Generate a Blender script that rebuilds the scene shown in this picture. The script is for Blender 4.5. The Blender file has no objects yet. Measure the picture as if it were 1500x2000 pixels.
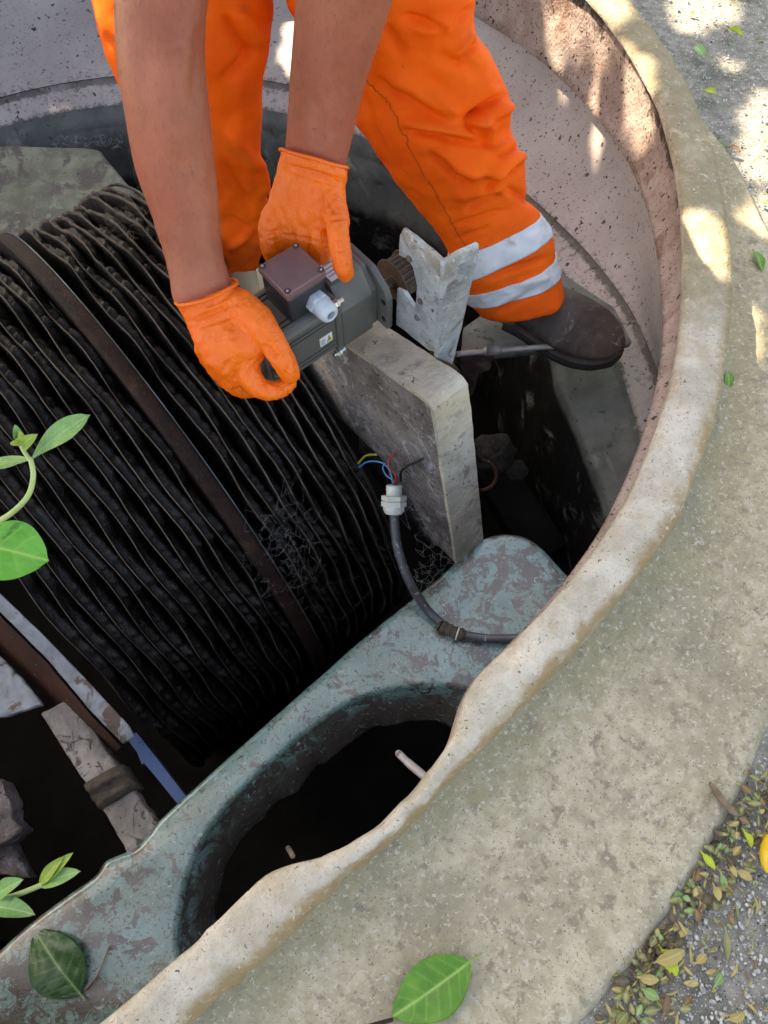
import bpy, bmesh, math, random
import numpy as np
from mathutils import Vector, noise
random.seed(7); rng = np.random.default_rng(7)
R = math.radians
SC = bpy.context.scene
COL = SC.collection

# ------------------------------------------------------------------ camera, sky, sun, exposure
CH = .92; FPX = 1505.; PIT = R(65)
cam_d = bpy.data.cameras.new('camera'); cam = bpy.data.objects.new('camera', cam_d); COL.objects.link(cam)
cam.location = (0, 0, CH); cam.rotation_euler = (R(90) - PIT, 0, 0)
cam_d.sensor_fit = 'VERTICAL'; cam_d.sensor_height = 36; cam_d.lens = 36 * FPX / 2000
cam_d.clip_start = .02; cam_d.clip_end = 500
SC.camera = cam
SUN = Vector((-.50, .45, .74)).normalized()
w = bpy.data.worlds.new('World'); SC.world = w; w.use_nodes = True
nt = w.node_tree; bg = nt.nodes['Background']; sky = nt.nodes.new('ShaderNodeTexSky')
sky.sky_type = 'NISHITA'; sky.sun_disc = False
sky.sun_elevation = math.asin(SUN.z); sky.sun_rotation = math.atan2(SUN.x, SUN.y)
sky.air_density = 1.0; sky.dust_density = 2.5; sky.ozone_density = .6
nt.links.new(sky.outputs[0], bg.inputs[0]); bg.inputs[1].default_value = .15
ld = bpy.data.lights.new('sun', 'SUN'); ld.energy = 5.0; ld.angle = R(.45); ld.color = (1, .93, .84)
lo = bpy.data.objects.new('sun', ld); COL.objects.link(lo); lo.rotation_euler = SUN.to_track_quat('Z', 'Y').to_euler()
lo.location = (-4, 0, 6)
SC.view_settings.view_transform = 'Standard'; SC.view_settings.look = 'None'
SC.view_settings.exposure = 1.93; SC.view_settings.gamma = 1
SC.view_settings.use_white_balance = True; SC.view_settings.white_balance_temperature = 8800; SC.view_settings.white_balance_tint = 10

# ------------------------------------------------------------------ geometry helpers
F_ = np.array([0, math.cos(PIT), -math.sin(PIT)]); U_ = np.array([0, math.sin(PIT), math.cos(PIT)]); X_ = np.array([1., 0, 0])
O_ = np.array([0, 0, CH])
def ray(u, v): return F_ + U_ * (-(v - 1000) / FPX) + X_ * ((u - 750) / FPX)
def atz(u, v, z):
    d = ray(u, v); return O_ + d * ((z - CH) / d[2])
def atd(u, v, t): return O_ + ray(u, v) * t
def proj(V):
    q = np.asarray(V) - O_; t = q @ F_
    return 750 + FPX * q[..., 0] / t, 1000 - FPX * (q @ U_) / t
TH = .70
A_ = np.array([math.cos(TH), math.sin(TH), 0]); N_ = np.array([math.sin(TH), -math.cos(TH), 0]); Z_ = np.array([0, 0, 1.])
def W(s, n, z): return A_ * s + N_ * n + Z_ * z
def onp(u, v, s):
    d = ray(u, v); return O_ + d * ((s - A_ @ O_) / (A_ @ d))
def onn(u, v, n):
    d = ray(u, v); return O_ + d * ((n - N_ @ O_) / (N_ @ d))
def onseg(pts, closed=False, n=8):
    """Catmull-Rom through rows of values"""
    P = [np.asarray(p, float) for p in pts]; m = len(P); out = []
    rr = range(m) if closed else range(m - 1)
    for i in rr:
        p0 = P[(i - 1) % m] if closed or i > 0 else 2 * P[0] - P[1]
        p1 = P[i]; p2 = P[(i + 1) % m]
        p3 = P[(i + 2) % m] if closed or i + 2 < m else 2 * P[-1] - P[-2]
        for k in range(n):
            t = k / n
            out.append(.5 * ((2 * p1) + (-p0 + p2) * t + (2 * p0 - 5 * p1 + 4 * p2 - p3) * t * t + (-p0 + 3 * p1 - 3 * p2 + p3) * t ** 3))
    if not closed: out.append(P[-1])
    return out
def nz(p, s=1., oct=3):
    return noise.fractal(Vector((p[0] * s, p[1] * s, p[2] * s)), 1.0, 2.0, oct)

def root(name, loc, label, cat, group=None):
    o = bpy.data.objects.new(name, None); COL.objects.link(o); o.location = Vector(loc); o.empty_display_size = .05
    o['label'] = label; o['category'] = cat
    if group: o['group'] = group
    return o
def tag(o, label, cat, group=None):
    o['label'] = label; o['category'] = cat
    if group: o['group'] = group
    return o
def wloc(p):
    v = Vector((0, 0, 0))
    while p is not None: v += p.location; p = p.parent
    return v
def mk(name, V, F, m, parent=None, smooth=True, attrs=None, loc=None, label=None, autos=None):
    me = bpy.data.meshes.new(name)
    off = wloc(parent) if parent else Vector((0, 0, 0))
    L = Vector((0, 0, 0))
    if loc is not None and parent is None: L = Vector(loc)
    o0 = np.array(off + L)
    V = np.asarray(V, float) - o0
    me.from_pydata([tuple(v) for v in V], [], [tuple(f) for f in F])
    if m is not None:
        for mm in (m if isinstance(m, (list, tuple)) else [m]): me.materials.append(mm)
    if smooth: me.polygons.foreach_set('use_smooth', [True] * len(me.polygons))
    if attrs:
        for k, a in attrs.items():
            at = me.attributes.new(k, 'FLOAT', 'POINT'); at.data.foreach_set('value', np.asarray(a, float))
    me.update()
    if autos is not None:
        try: me.set_sharp_from_angle(angle=R(autos))
        except Exception: pass
    o = bpy.data.objects.new(name, me); COL.objects.link(o); o.location = L
    if parent: o.parent = parent
    if label: o['label'] = label
    return o
def fixn(V, F):
    bm = bmesh.new()
    vs = [bm.verts.new(v) for v in V]
    for f in F:
        try: bm.faces.new([vs[i] for i in f])
        except Exception: pass
    bmesh.ops.recalc_face_normals(bm, faces=bm.faces)
    bm.verts.index_update()
    V2 = [tuple(v.co) for v in bm.verts]; F2 = [[v.index for v in f.verts] for f in bm.faces]; bm.free()
    return V2, F2
def grid_faces(rows, cols, closed=True):
    F = []
    for i in range(rows - 1):
        for j in range(cols if closed else cols - 1):
            k = (j + 1) % cols
            F.append((i * cols + j, i * cols + k, (i + 1) * cols + k, (i + 1) * cols + j))
    return F
def join(*parts):
    V = []; F = []
    for v, f in parts:
        b = len(V); V += [tuple(x) for x in v]; F += [tuple(i + b for i in q) for q in f]
    return V, F
def box(s0, s1, n0, n1, z0, z1, bev=.003, seg=2, frame=True):
    bm = bmesh.new(); c = []
    for (s, n, z) in [(s0, n0, z0), (s1, n0, z0), (s1, n1, z0), (s0, n1, z0), (s0, n0, z1), (s1, n0, z1), (s1, n1, z1), (s0, n1, z1)]:
        c.append(bm.verts.new(W(s, n, z) if frame else (s, n, z)))
    for f in [(0, 3, 2, 1), (4, 5, 6, 7), (0, 1, 5, 4), (1, 2, 6, 5), (2, 3, 7, 6), (3, 0, 4, 7)]: bm.faces.new([c[i] for i in f])
    bmesh.ops.recalc_face_normals(bm, faces=bm.faces)
    if bev: bmesh.ops.bevel(bm, geom=list(bm.edges), offset=bev, segments=seg, affect='EDGES', profile=.5)
    bm.verts.index_update()
    V = [tuple(v.co) for v in bm.verts]; F = [[v.index for v in f.verts] for f in bm.faces]; bm.free()
    return V, F
def prism(P, d, bev=.0015, seg=1, sub=0, rough=0.):
    """closed polygon of 3D points extruded by vector d, bevelled"""
    bm = bmesh.new(); P = [np.asarray(p) for p in P]
    a = [bm.verts.new(p) for p in P]; b = [bm.verts.new(p + d) for p in P]
    bm.faces.new(a); bm.faces.new(b[::-1])
    for i in range(len(P)):
        j = (i + 1) % len(P); bm.faces.new((a[j], a[i], b[i], b[j]))
    bmesh.ops.recalc_face_normals(bm, faces=bm.faces)
    if bev: bmesh.ops.bevel(bm, geom=list(bm.edges), offset=bev, segments=seg, affect='EDGES', profile=.5, clamp_overlap=True)
    if sub:
        bmesh.ops.triangulate(bm, faces=bm.faces)
        for _ in range(sub): bmesh.ops.subdivide_edges(bm, edges=[e for e in bm.edges if e.calc_length() > .012], cuts=1)
        if rough:
            for v in bm.verts: v.co += Vector((nz(v.co, 60), nz(v.co + Vector((7, 0, 0)), 60), nz(v.co + Vector((0, 9, 0)), 60))) * rough
    bm.verts.index_update()
    V = [tuple(v.co) for v in bm.verts]; F = [[v.index for v in f.verts] for f in bm.faces]; bm.free()
    return V, F
def frames(P):
    P = np.asarray(P, float); T = np.gradient(P, axis=0); T /= np.linalg.norm(T, axis=1)[:, None] + 1e-12
    up = np.array([0, 0, 1.]) if abs(T[0][2]) < .9 else np.array([1., 0, 0])
    u = np.cross(T[0], up); u /= np.linalg.norm(u); Us = []
    for t in T:
        u = u - t * (u @ t); u /= np.linalg.norm(u) + 1e-12; Us.append(u.copy())
    Us = np.array(Us); return P, T, Us, np.cross(T, Us)
def tube(P, r, seg=12, cap=True):
    P, T, Ua, Va = frames(P); r = np.broadcast_to(np.asarray(r, float), (len(P),))
    V = []
    for i in range(len(P)):
        for j in range(seg):
            a = 2 * math.pi * j / seg; V.append(P[i] + r[i] * (math.cos(a) * Ua[i] + math.sin(a) * Va[i]))
    Fc = grid_faces(len(P), seg)
    if cap:
        # rounded cap
        for end in (0, 1):
            i = 0 if end == 0 else len(P) - 1; sg = -1 if end == 0 else 1
            base = list(range(i * seg, i * seg + seg)); prev = base
            for th in (30, 60):
                idx = []
                for j in range(seg):
                    a = 2 * math.pi * j / seg
                    V.append(P[i] + r[i] * math.cos(R(th)) * (math.cos(a) * Ua[i] + math.sin(a) * Va[i]) + sg * T[i] * r[i] * math.sin(R(th))); idx.append(len(V) - 1)
                for j in range(seg):
                    k = (j + 1) % seg; Fc.append((prev[j], prev[k], idx[k], idx[j]))
                prev = idx
            V.append(P[i] + sg * T[i] * r[i]); c = len(V) - 1
            for j in range(seg): Fc.append((prev[j], prev[(j + 1) % seg], c))
    return V, Fc
def cyl(p0, p1, r0, r1=None, seg=24, bev=.12):
    """solid capped cylinder with soft edges"""
    p0 = np.asarray(p0, float); p1 = np.asarray(p1, float); r1 = r0 if r1 is None else r1
    t = p1 - p0; L = np.linalg.norm(t); t = t / L
    u = np.cross(t, [0, 0, 1.]) if abs(t[2]) < .9 else np.cross(t, [1., 0, 0]); u /= np.linalg.norm(u); v = np.cross(t, u)
    b = bev * min(r0, L / 2)
    prof = [(0, r0 - b), (b, r0), (L - b, r1), (L, r1 - b)]
    V = []
    for h, r in prof:
        for j in range(seg):
            a = 2 * math.pi * j / seg; V.append(p0 + t * h + r * (math.cos(a) * u + math.sin(a) * v))
    Fc = grid_faces(len(prof), seg) + [tuple(range(seg))[::-1], tuple(range(3 * seg, 4 * seg))]
    return fixn(V, Fc)
def lathe(p0, axis, prof, seg=32, hexed=None):
    """prof: (h, r). closes at both ends"""
    p0 = np.asarray(p0, float); t = np.asarray(axis, float); t = t / np.linalg.norm(t)
    u = np.cross(t, [0, 0, 1.]) if abs(t[2]) < .9 else np.cross(t, [1., 0, 0]); u /= np.linalg.norm(u); v = np.cross(t, u)
    V = []
    for h, r in prof:
        for j in range(seg):
            a = 2 * math.pi * j / seg; rr = r
            if hexed and hexed[0] <= h <= hexed[1]:
                k = (a % (math.pi / 3)) - math.pi / 6; rr = r * math.cos(math.pi / 6) / math.cos(k) * 1.06
            V.append(p0 + t * h + rr * (math.cos(a) * u + math.sin(a) * v))
    Fc = grid_faces(len(prof), seg) + [tuple(range(seg))[::-1], tuple(range((len(prof) - 1) * seg, len(prof) * seg))]
    return fixn(V, Fc)
def stations(rows, dense=6, seg=32, power=2.0, caps=True):
    """rows of (centre, half-width vector, half-depth vector) -> tube"""
    arr = [np.concatenate([c, u, v]) for c, u, v in rows]
    D = onseg(arr, n=dense); V = []
    for d in D:
        c, u, v = d[:3], d[3:6], d[6:9]
        for j in range(seg):
            a = 2 * math.pi * j / seg; ca, sa = math.cos(a), math.sin(a)
            if power != 2: ca = math.copysign(abs(ca) ** (2 / power), ca); sa = math.copysign(abs(sa) ** (2 / power), sa)
            V.append(c + u * ca + v * sa)
    Fc = grid_faces(len(D), seg)
    if caps:
        V.append(D[0][:3]); a = len(V) - 1; V.append(D[-1][:3]); b = len(V) - 1; n = (len(D) - 1) * seg
        for j in range(seg):
            Fc.append((a, (j + 1) % seg, j)); Fc.append((b, n + j, n + (j + 1) % seg))
    return V, Fc, len(D)
def pst(uL, vL, uR, vR, d, flat=.9, sag=0.):
    """station whose two edges pass through two picture points, centred at depth d"""
    a = atd(uL, vL, d); b = atd(uR, vR, d); u = (b - a) / 2; c = (a + b) / 2
    vw = O_ - c; vw = vw / np.linalg.norm(vw); h = np.linalg.norm(u)
    v = vw * h * flat - U_ * h * sag
    return (c, u, v)
def fuse(parts, voxel, smooth=6, fac=.5):
    V, Fc = join(*parts); me = bpy.data.meshes.new('tmp'); me.from_pydata(V, [], Fc)
    o = bpy.data.objects.new('tmp', me); COL.objects.link(o)
    m = o.modifiers.new('r', 'REMESH'); m.mode = 'VOXEL'; m.voxel_size = voxel
    s = o.modifiers.new('s', 'SMOOTH'); s.factor = fac; s.iterations = smooth
    dg = bpy.context.evaluated_depsgraph_get(); e = o.evaluated_get(dg); m2 = e.to_mesh()
    n = len(m2.vertices); co = np.empty(n * 3); m2.vertices.foreach_get('co', co)
    Vo = co.reshape(-1, 3).copy(); Fo = [tuple(p.vertices) for p in m2.polygons]
    e.to_mesh_clear(); bpy.data.objects.remove(o); bpy.data.meshes.remove(me)
    return Vo, Fo
def vnormals(V, F):
    V = np.asarray(V); N = np.zeros_like(V)
    q = np.array([f if len(f) == 4 else tuple(f) + (f[-1],) for f in F])
    fn = np.cross(V[q[:, 2]] - V[q[:, 0]], V[q[:, 3]] - V[q[:, 1]])
    z = np.linalg.norm(fn, axis=1) < 1e-14
    if z.any(): fn[z] = np.cross(V[q[z, 1]] - V[q[z, 0]], V[q[z, 2]] - V[q[z, 0]])
    for k in range(4): np.add.at(N, q[:, k], fn)
    return N / (np.linalg.norm(N, axis=1)[:, None] + 1e-12)
def slab(outline, z, thick, bev, holes=()):
    """flat slab with rounded edges, outline and holes in plan, top at z"""
    cu = bpy.data.curves.new('c', 'CURVE'); cu.dimensions = '2D'; cu.fill_mode = 'BOTH'
    for P in [outline] + list(holes):
        sp = cu.splines.new('POLY'); sp.points.add(len(P) - 1); sp.use_cyclic_u = True
        for i, p in enumerate(P): sp.points[i].co = (p[0], p[1], 0, 1)
    cu.extrude = max(thick / 2 - bev, .0005); cu.bevel_depth = bev; cu.bevel_resolution = 3; cu.offset = -bev
    o = bpy.data.objects.new('tmp', cu); COL.objects.link(o)
    dg = bpy.context.evaluated_depsgraph_get(); me = bpy.data.meshes.new_from_object(o.evaluated_get(dg))
    bm = bmesh.new(); bm.from_mesh(me); bmesh.ops.remove_doubles(bm, verts=bm.verts, dist=1e-5)
    bmesh.ops.recalc_face_normals(bm, faces=bm.faces); bm.verts.index_update()
    V = [(v.co.x, v.co.y, v.co.z + z - thick / 2) for v in bm.verts]; Fc = [[v.index for v in f.verts] for f in bm.faces]; bm.free()
    bpy.data.objects.remove(o); bpy.data.curves.remove(cu); bpy.data.meshes.remove(me)
    return V, Fc

# ------------------------------------------------------------------ materials
def mat(name, c1, c2, scale=20, rough=.6, spec=.5, patches=(), specks=(), bump=((60, .3, .002),), metal=0., detail=8, sss=0., rvar=0., stretch=None, attr=None, coat=0.):
    m = bpy.data.materials.new(name); m.use_nodes = True; t = m.node_tree; N = t.nodes; Lk = t.links
    b = N['Principled BSDF']; tc = N.new('ShaderNodeTexCoord'); src = tc.outputs['Object']
    if stretch:
        mp = N.new('ShaderNodeMapping'); mp.inputs['Scale'].default_value = stretch; Lk.new(src, mp.inputs[0]); src = mp.outputs[0]
    def noi(s, d=detail, dist=0., ro=.6):
        n = N.new('ShaderNodeTexNoise'); n.inputs['Scale'].default_value = s; n.inputs['Detail'].default_value = d
        n.inputs['Roughness'].default_value = ro; n.inputs['Distortion'].default_value = dist; Lk.new(src, n.inputs['Vector']); return n.outputs['Fac']
    def rng_(x, a, bb):
        r = N.new('ShaderNodeMapRange'); r.inputs['From Min'].default_value = a; r.inputs['From Max'].default_value = bb; r.interpolation_type = 'SMOOTHSTEP'
        Lk.new(x, r.inputs['Value']); return r.outputs[0]
    def mix(f, x, y):
        mx = N.new('ShaderNodeMix'); mx.data_type = 'RGBA'
        if isinstance(f, float): mx.inputs['Factor'].default_value = f
        else: Lk.new(f, mx.inputs['Factor'])
        for i, q in ((6, x), (7, y)):
            if isinstance(q, tuple): mx.inputs[i].default_value = (*q, 1)
            else: Lk.new(q, mx.inputs[i])
        return mx.outputs[2]
    col = mix(rng_(noi(scale), .3, .7), c1, c2)
    if attr:
        for (an, c3, k, *sh) in attr:
            at = N.new('ShaderNodeAttribute'); at.attribute_name = an
            ad = N.new('ShaderNodeMath'); ad.operation = 'MULTIPLY_ADD'; Lk.new(noi(sh[0] if sh else scale * 1.7, 8, .6 if sh else 0, .68 if sh else .6), ad.inputs[0]); ad.inputs[1].default_value = (2.6 if sh[1] < .1 else 1.4) if sh else .9
            sb = N.new('ShaderNodeMath'); sb.operation = 'ADD'; sb.inputs[1].default_value = (-1.3 if sh[1] < .1 else -.7) if sh else -.45
            Lk.new(at.outputs['Fac'], ad.inputs[2]); Lk.new(ad.outputs[0], sb.inputs[0])
            ml = N.new('ShaderNodeMath'); ml.operation = 'MULTIPLY'; Lk.new(rng_(sb.outputs[0], .5 - sh[1] if sh else .15, .5 + sh[1] if sh else .85), ml.inputs[0]); ml.inputs[1].default_value = k
            col = mix(ml.outputs[0], col, c3)
    pf = None
    for (s, lo_, hi, c, dist) in patches:
        f = rng_(noi(s, 8, dist, .65), lo_, hi); col = mix(f, col, c); pf = f
    for (s, th, c) in specks:
        f = rng_(noi(s, 3, .4, .5), th, th + .04); col = mix(f, col, c)
    Lk.new(col, b.inputs['Base Color'])
    b.inputs['Roughness'].default_value = rough; b.inputs['Metallic'].default_value = metal; b.inputs['Specular IOR Level'].default_value = spec
    if coat: b.inputs['Coat Weight'].default_value = coat; b.inputs['Coat Roughness'].default_value = .22; b.inputs['Coat IOR'].default_value = 1.75
    if rvar:
        mr = N.new('ShaderNodeMapRange'); mr.inputs['To Min'].default_value = max(rough - rvar, .05); mr.inputs['To Max'].default_value = min(rough + rvar, 1)
        mr.inputs['From Min'].default_value = .3; mr.inputs['From Max'].default_value = .7
        Lk.new(noi(scale * 2.3), mr.inputs['Value']); Lk.new(mr.outputs[0], b.inputs['Roughness'])
    if sss: b.inputs['Subsurface Weight'].default_value = sss; b.inputs['Subsurface Radius'].default_value = (.012, .004, .002); b.inputs['Subsurface Scale'].default_value = 1.
    prev = None
    for (s, st, ds) in bump:
        bp = N.new('ShaderNodeBump'); bp.inputs['Strength'].default_value = st; bp.inputs['Distance'].default_value = ds
        Lk.new(noi(s, 6), bp.inputs['Height'])
        if prev: Lk.new(prev, bp.inputs['Normal'])
        prev = bp.outputs[0]
    if prev: Lk.new(prev, b.inputs['Normal'])
    m['_last'] = 0
    return m
def add_wave(m, scale, rot, strength, dist, distort=1.):
    """fine ribbed texture as bump"""
    t = m.node_tree; N = t.nodes; Lk = t.links; b = N['Principled BSDF']; tc = N.new('ShaderNodeTexCoord')
    mp = N.new('ShaderNodeMapping'); mp.inputs['Rotation'].default_value = rot; Lk.new(tc.outputs['Object'], mp.inputs[0])
    wv = N.new('ShaderNodeTexWave'); wv.inputs['Scale'].default_value = scale; wv.inputs['Distortion'].default_value = distort; wv.inputs['Detail'].default_value = 2; Lk.new(mp.outputs[0], wv.inputs['Vector'])
    bp = N.new('ShaderNodeBump'); bp.inputs['Strength'].default_value = strength; bp.inputs['Distance'].default_value = dist
    Lk.new(wv.outputs['Fac'], bp.inputs['Height'])
    old = b.inputs['Normal'].links
    if old: Lk.new(old[0].from_socket, bp.inputs['Normal'])
    Lk.new(bp.outputs[0], b.inputs['Normal'])

M_ = {}
M_['ground'] = mat('gravelly_concrete', (.20, .20, .18), (.36, .355, .32), 60, .95, .2,
    patches=((7, .5, .7, (.14, .15, .13), 0),), specks=((170, .63, (.55, .56, .55)), (240, .64, (.06, .06, .055)), (330, .66, (.6, .6, .6)), (90, .70, (.05, .05, .045))),
    bump=((150, .9, .006), (500, .6, .002)))
M_['rim'] = mat('weathered_fibreglass_lip', (.42, .375, .30), (.62, .575, .495), 19, .8, .3,
    attr=(('outer', (.32, .21, .09), .85, 30, .32), ('far', (.25, .215, .12), .85)), patches=((26, .52, .70, (.46, .38, .275), .8), (70, .56, .74, (.62, .585, .52), 1.6), (120, .57, .68, (.33, .28, .21), 2.5)), specks=((230, .66, (.17, .145, .11)), (110, .72, (.14, .12, .09))),
    bump=((38, .7, .007), (110, .9, .004), (320, .9, .002)), rvar=.1)
M_['flange'] = mat('granular_fibreglass_flange', (.37, .32, .225), (.52, .46, .345), 55, .9, .2,
    attr=(('algae', (.26, .225, .12), .6, 26, .3),), patches=((5, .46, .70, (.29, .26, .185), .2), (48, .52, .66, (.25, .22, .16), .5), (150, .55, .64, (.50, .465, .385), .5)), specks=((330, .62, (.21, .185, .14)), (420, .72, (.48, .45, .37)), (110, .74, (.14, .12, .09))),
    bump=((90, .5, .004), (420, .8, .0016)))
M_['wall'] = mat('pink_grey_fibreglass_wall', (.37, .325, .315), (.47, .42, .405), 6, .6, .35,
    attr=(('dirt', (.08, .068, .06), .85, 70, .16),), patches=((4, .5, .8, (.38, .34, .32), .5),), specks=((75, .655, (.045, .038, .034)), (140, .65, (.07, .06, .055)), (33, .71, (.06, .045, .04)), (220, .66, (.12, .10, .09))), bump=((90, .4, .002), (30, .3, .004)), rvar=.12)
M_['wallband'] = mat('rough_upper_wall', (.31, .225, .195), (.44, .35, .315), 20, .8, .3,
    attr=(('dirt', (.04, .03, .027), .95, 38, .1),), patches=((9, .55, .70, (.24, .14, .11), .8),), specks=((110, .63, (.055, .04, .036)), (60, .68, (.06, .045, .04)), (210, .63, (.12, .085, .075))), bump=((50, .9, .006), (160, .9, .003)))
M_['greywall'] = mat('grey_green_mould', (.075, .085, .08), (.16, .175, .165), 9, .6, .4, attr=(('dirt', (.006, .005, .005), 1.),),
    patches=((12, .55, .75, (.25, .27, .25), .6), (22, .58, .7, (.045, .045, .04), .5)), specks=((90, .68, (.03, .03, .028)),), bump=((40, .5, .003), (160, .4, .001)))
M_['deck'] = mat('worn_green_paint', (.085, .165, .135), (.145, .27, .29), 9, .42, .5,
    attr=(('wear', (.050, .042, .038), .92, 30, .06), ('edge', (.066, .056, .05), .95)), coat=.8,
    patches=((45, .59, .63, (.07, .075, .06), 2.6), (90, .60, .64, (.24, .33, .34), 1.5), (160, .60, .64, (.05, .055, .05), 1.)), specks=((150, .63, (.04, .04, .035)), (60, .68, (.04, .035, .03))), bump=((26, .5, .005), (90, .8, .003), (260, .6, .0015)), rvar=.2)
M_['deckgreen'] = mat('mossy_platform', (.13, .135, .10), (.26, .27, .205), 12, .65, .4,
    patches=((7, .5, .60, (.12, .105, .095), 1.4), (30, .56, .66, (.24, .27, .20), 1)), specks=((120, .66, (.04, .04, .035)),), bump=((40, .5, .003), (160, .4, .001)))
M_['void'] = mat('black_sludge', (.004, .004, .004), (.008, .008, .007), 10, .9, .1, bump=((20, .4, .01),))
M_['disc'] = mat('black_biofilm_plastic', (.004, .003, .0027), (.016, .0115, .010), 24, .52, .5,
    patches=((6, .54, .70, (.035, .017, .011), .5), (40, .58, .70, (.038, .033, .032), 1.5)), specks=((300, .68, (.12, .11, .11)), (120, .70, (.16, .14, .13))), bump=((55, .9, .005), (160, .8, .003), (300, .7, .0015)), rvar=.2)
M_['discedge'] = mat('dusty_disc_edge', (.02, .016, .013), (.17, .13, .10), 9, .8, .3, bump=((80, .4, .002),))  # dust plus caught light, painted into the pale disc edges
M_['band'] = mat('dark_brown_belt', (.012, .0065, .005), (.030, .015, .011), 22, .75, .2, patches=((14, .56, .7, (.06, .028, .018), .8),), specks=((420, .64, (.06, .05, .05)), (300, .66, (.07, .03, .022))), bump=((120, .8, .002), (300, .7, .001)))
M_['galv'] = mat('weathered_galvanised_steel', (.29, .265, .225), (.50, .455, .385), 14, .65, .45,
    patches=((9, .46, .70, (.44, .37, .27), .8), (24, .54, .72, (.19, .165, .135), 1.0), (80, .56, .70, (.50, .46, .40), 1.2)), specks=((110, .67, (.08, .065, .05)), (45, .74, (.10, .08, .06))), bump=((40, .8, .006), (130, .8, .003), (300, .7, .0015)), metal=.06)
M_['galvdark'] = mat('grimy_steel_web', (.085, .072, .068), (.22, .19, .18), 13, .75, .3,
    patches=((18, .53, .66, (.27, .27, .31), 2.2), (7, .52, .66, (.06, .05, .045), 1), (60, .60, .66, (.33, .31, .30), 2.)), specks=((130, .63, (.035, .03, .028)),), bump=((50, .9, .006), (200, .6, .0018)), metal=.05)
M_['galvblue'] = mat('spangled_galvanised_bracket', (.26, .30, .345), (.42, .47, .515), 24, .45, .55,
    patches=((20, .54, .70, (.17, .17, .17), 1.2), (9, .56, .74, (.27, .24, .19), .6), (70, .56, .68, (.55, .58, .60), 1)), specks=((150, .66, (.08, .075, .07)),), bump=((60, .8, .003), (200, .7, .0012)), metal=.3)
M_['motor'] = mat('motor_grey_paint', (.085, .087, .082), (.10, .10, .094), 30, .42, .5, bump=((500, .12, .0004),), rvar=.05)
M_['termbox'] = mat('dark_plastic_box', (.022, .024, .03), (.03, .031, .036), 30, .38, .5, bump=((700, .12, .0003),))
M_['lid'] = mat('dusty_purple_brown_lid', (.13, .078, .080), (.19, .105, .108), 22, .32, .5, patches=((14, .5, .8, (.09, .08, .09), .3),), bump=((600, .1, .0003),))
M_['gland'] = mat('pale_blue_grey_nylon', (.42, .50, .57), (.48, .56, .62), 40, .4, .5, bump=((300, .1, .0004),))
M_['glandold'] = mat('old_grey_white_nylon', (.42, .44, .40), (.55, .57, .52), 60, .5, .5, bump=((300, .2, .0005),))
M_['hole'] = mat('gland_bore', (.01, .01, .012), (.015, .015, .018), 30, .6, .3, bump=())
M_['screw'] = mat('zinc_screw', (.45, .45, .43), (.6, .6, .58), 90, .32, .5, metal=.9, bump=((400, .2, .0004),))
M_['label'] = mat('white_sticker', (.62, .64, .66), (.68, .69, .70), 40, .4, .5, bump=())
M_['yellow'] = mat('yellow_warning', (.70, .55, .02), (.74, .58, .03), 40, .4, .5, bump=())
M_['ink'] = mat('printed_ink', (.03, .03, .035), (.05, .05, .06), 40, .5, .4, bump=())
M_['inkgrey'] = mat('faded_print', (.25, .27, .32), (.3, .32, .36), 40, .5, .4, bump=())
M_['pulley'] = mat('rusty_brown_pulley', (.045, .028, .02), (.10, .06, .042), 60, .6, .4, bump=((200, .5, .001),))
M_['cable'] = mat('black_cable_sheath', (.03, .033, .04), (.065, .068, .08), 40, .36, .6, specks=((130, .62, (.22, .22, .22)),), bump=((200, .3, .0006),))
for k, c in (('red', (.35, .02, .015)), ('blue', (.03, .18, .35)), ('black', (.015, .015, .015)), ('ygreen', (.30, .30, .03))):
    M_['w' + k] = mat('wire_' + k, c, c, 10, .45, .5, bump=())
M_['skin'] = mat('sun_reddened_skin', (.28, .072, .037), (.39, .122, .070), 9, .48, .45,
    patches=((7, .45, .75, (.34, .085, .05), .3), (40, .5, .85, (.33, .10, .06), .4)), specks=((190, .70, (.20, .06, .035)), (60, .74, (.22, .06, .04))), bump=((60, .35, .002), (150, .5, .0012), (420, .5, .0006)), sss=.06)
M_['glove'] = mat('orange_nitrile', (.84, .125, .004), (.92, .16, .006), 18, .40, .5,
    patches=((30, .62, .78, (.62, .15, .02), .5),), bump=((38, .5, .004), (110, .35, .0015)), sss=.04)
add_wave(M_['glove'], 190, (.3, .5, .8), .45, .0008, .6)
add_wave(M_['glove'], 190, (.3, .5, -.8), .20, .0006, .6)
M_['trouser'] = mat('hi_vis_orange_cloth', (.84, .092, .003), (.92, .12, .004), 12, .78, .25,
    patches=((9, .54, .75, (.70, .12, .012), .5), (24, .64, .76, (.52, .11, .02), .6)), specks=((170, .735, (.2, .06, .02)),), bump=((14, .5, .006), (900, .3, .0004)))
add_wave(M_['trouser'], 420, (.2, .5, .4), .10, .0003, .3)
M_['stitch'] = mat('darker_orange_thread', (.38, .07, .008), (.5, .09, .01), 80, .8, .2, bump=())
M_['reflect'] = mat('grubby_reflective_tape', (.47, .49, .52), (.58, .59, .61), 22, .5, .5,
    patches=((14, .58, .72, (.33, .30, .27), .8),), specks=((120, .715, (.12, .10, .09)),), bump=((20, .5, .004), (120, .3, .001)))
M_['boot'] = mat('worn_brown_leather', (.040, .028, .022), (.085, .062, .050), 18, .62, .35,
    patches=((9, .48, .72, (.115, .092, .078), .8), (30, .58, .70, (.15, .13, .115), 1.2)), specks=((120, .69, (.2, .18, .16)),), bump=((60, .6, .003), (200, .6, .0015)))
M_['sole'] = mat('rubber_sole', (.018, .018, .018), (.035, .034, .033), 40, .7, .3, bump=((200, .4, .001),))
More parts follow.
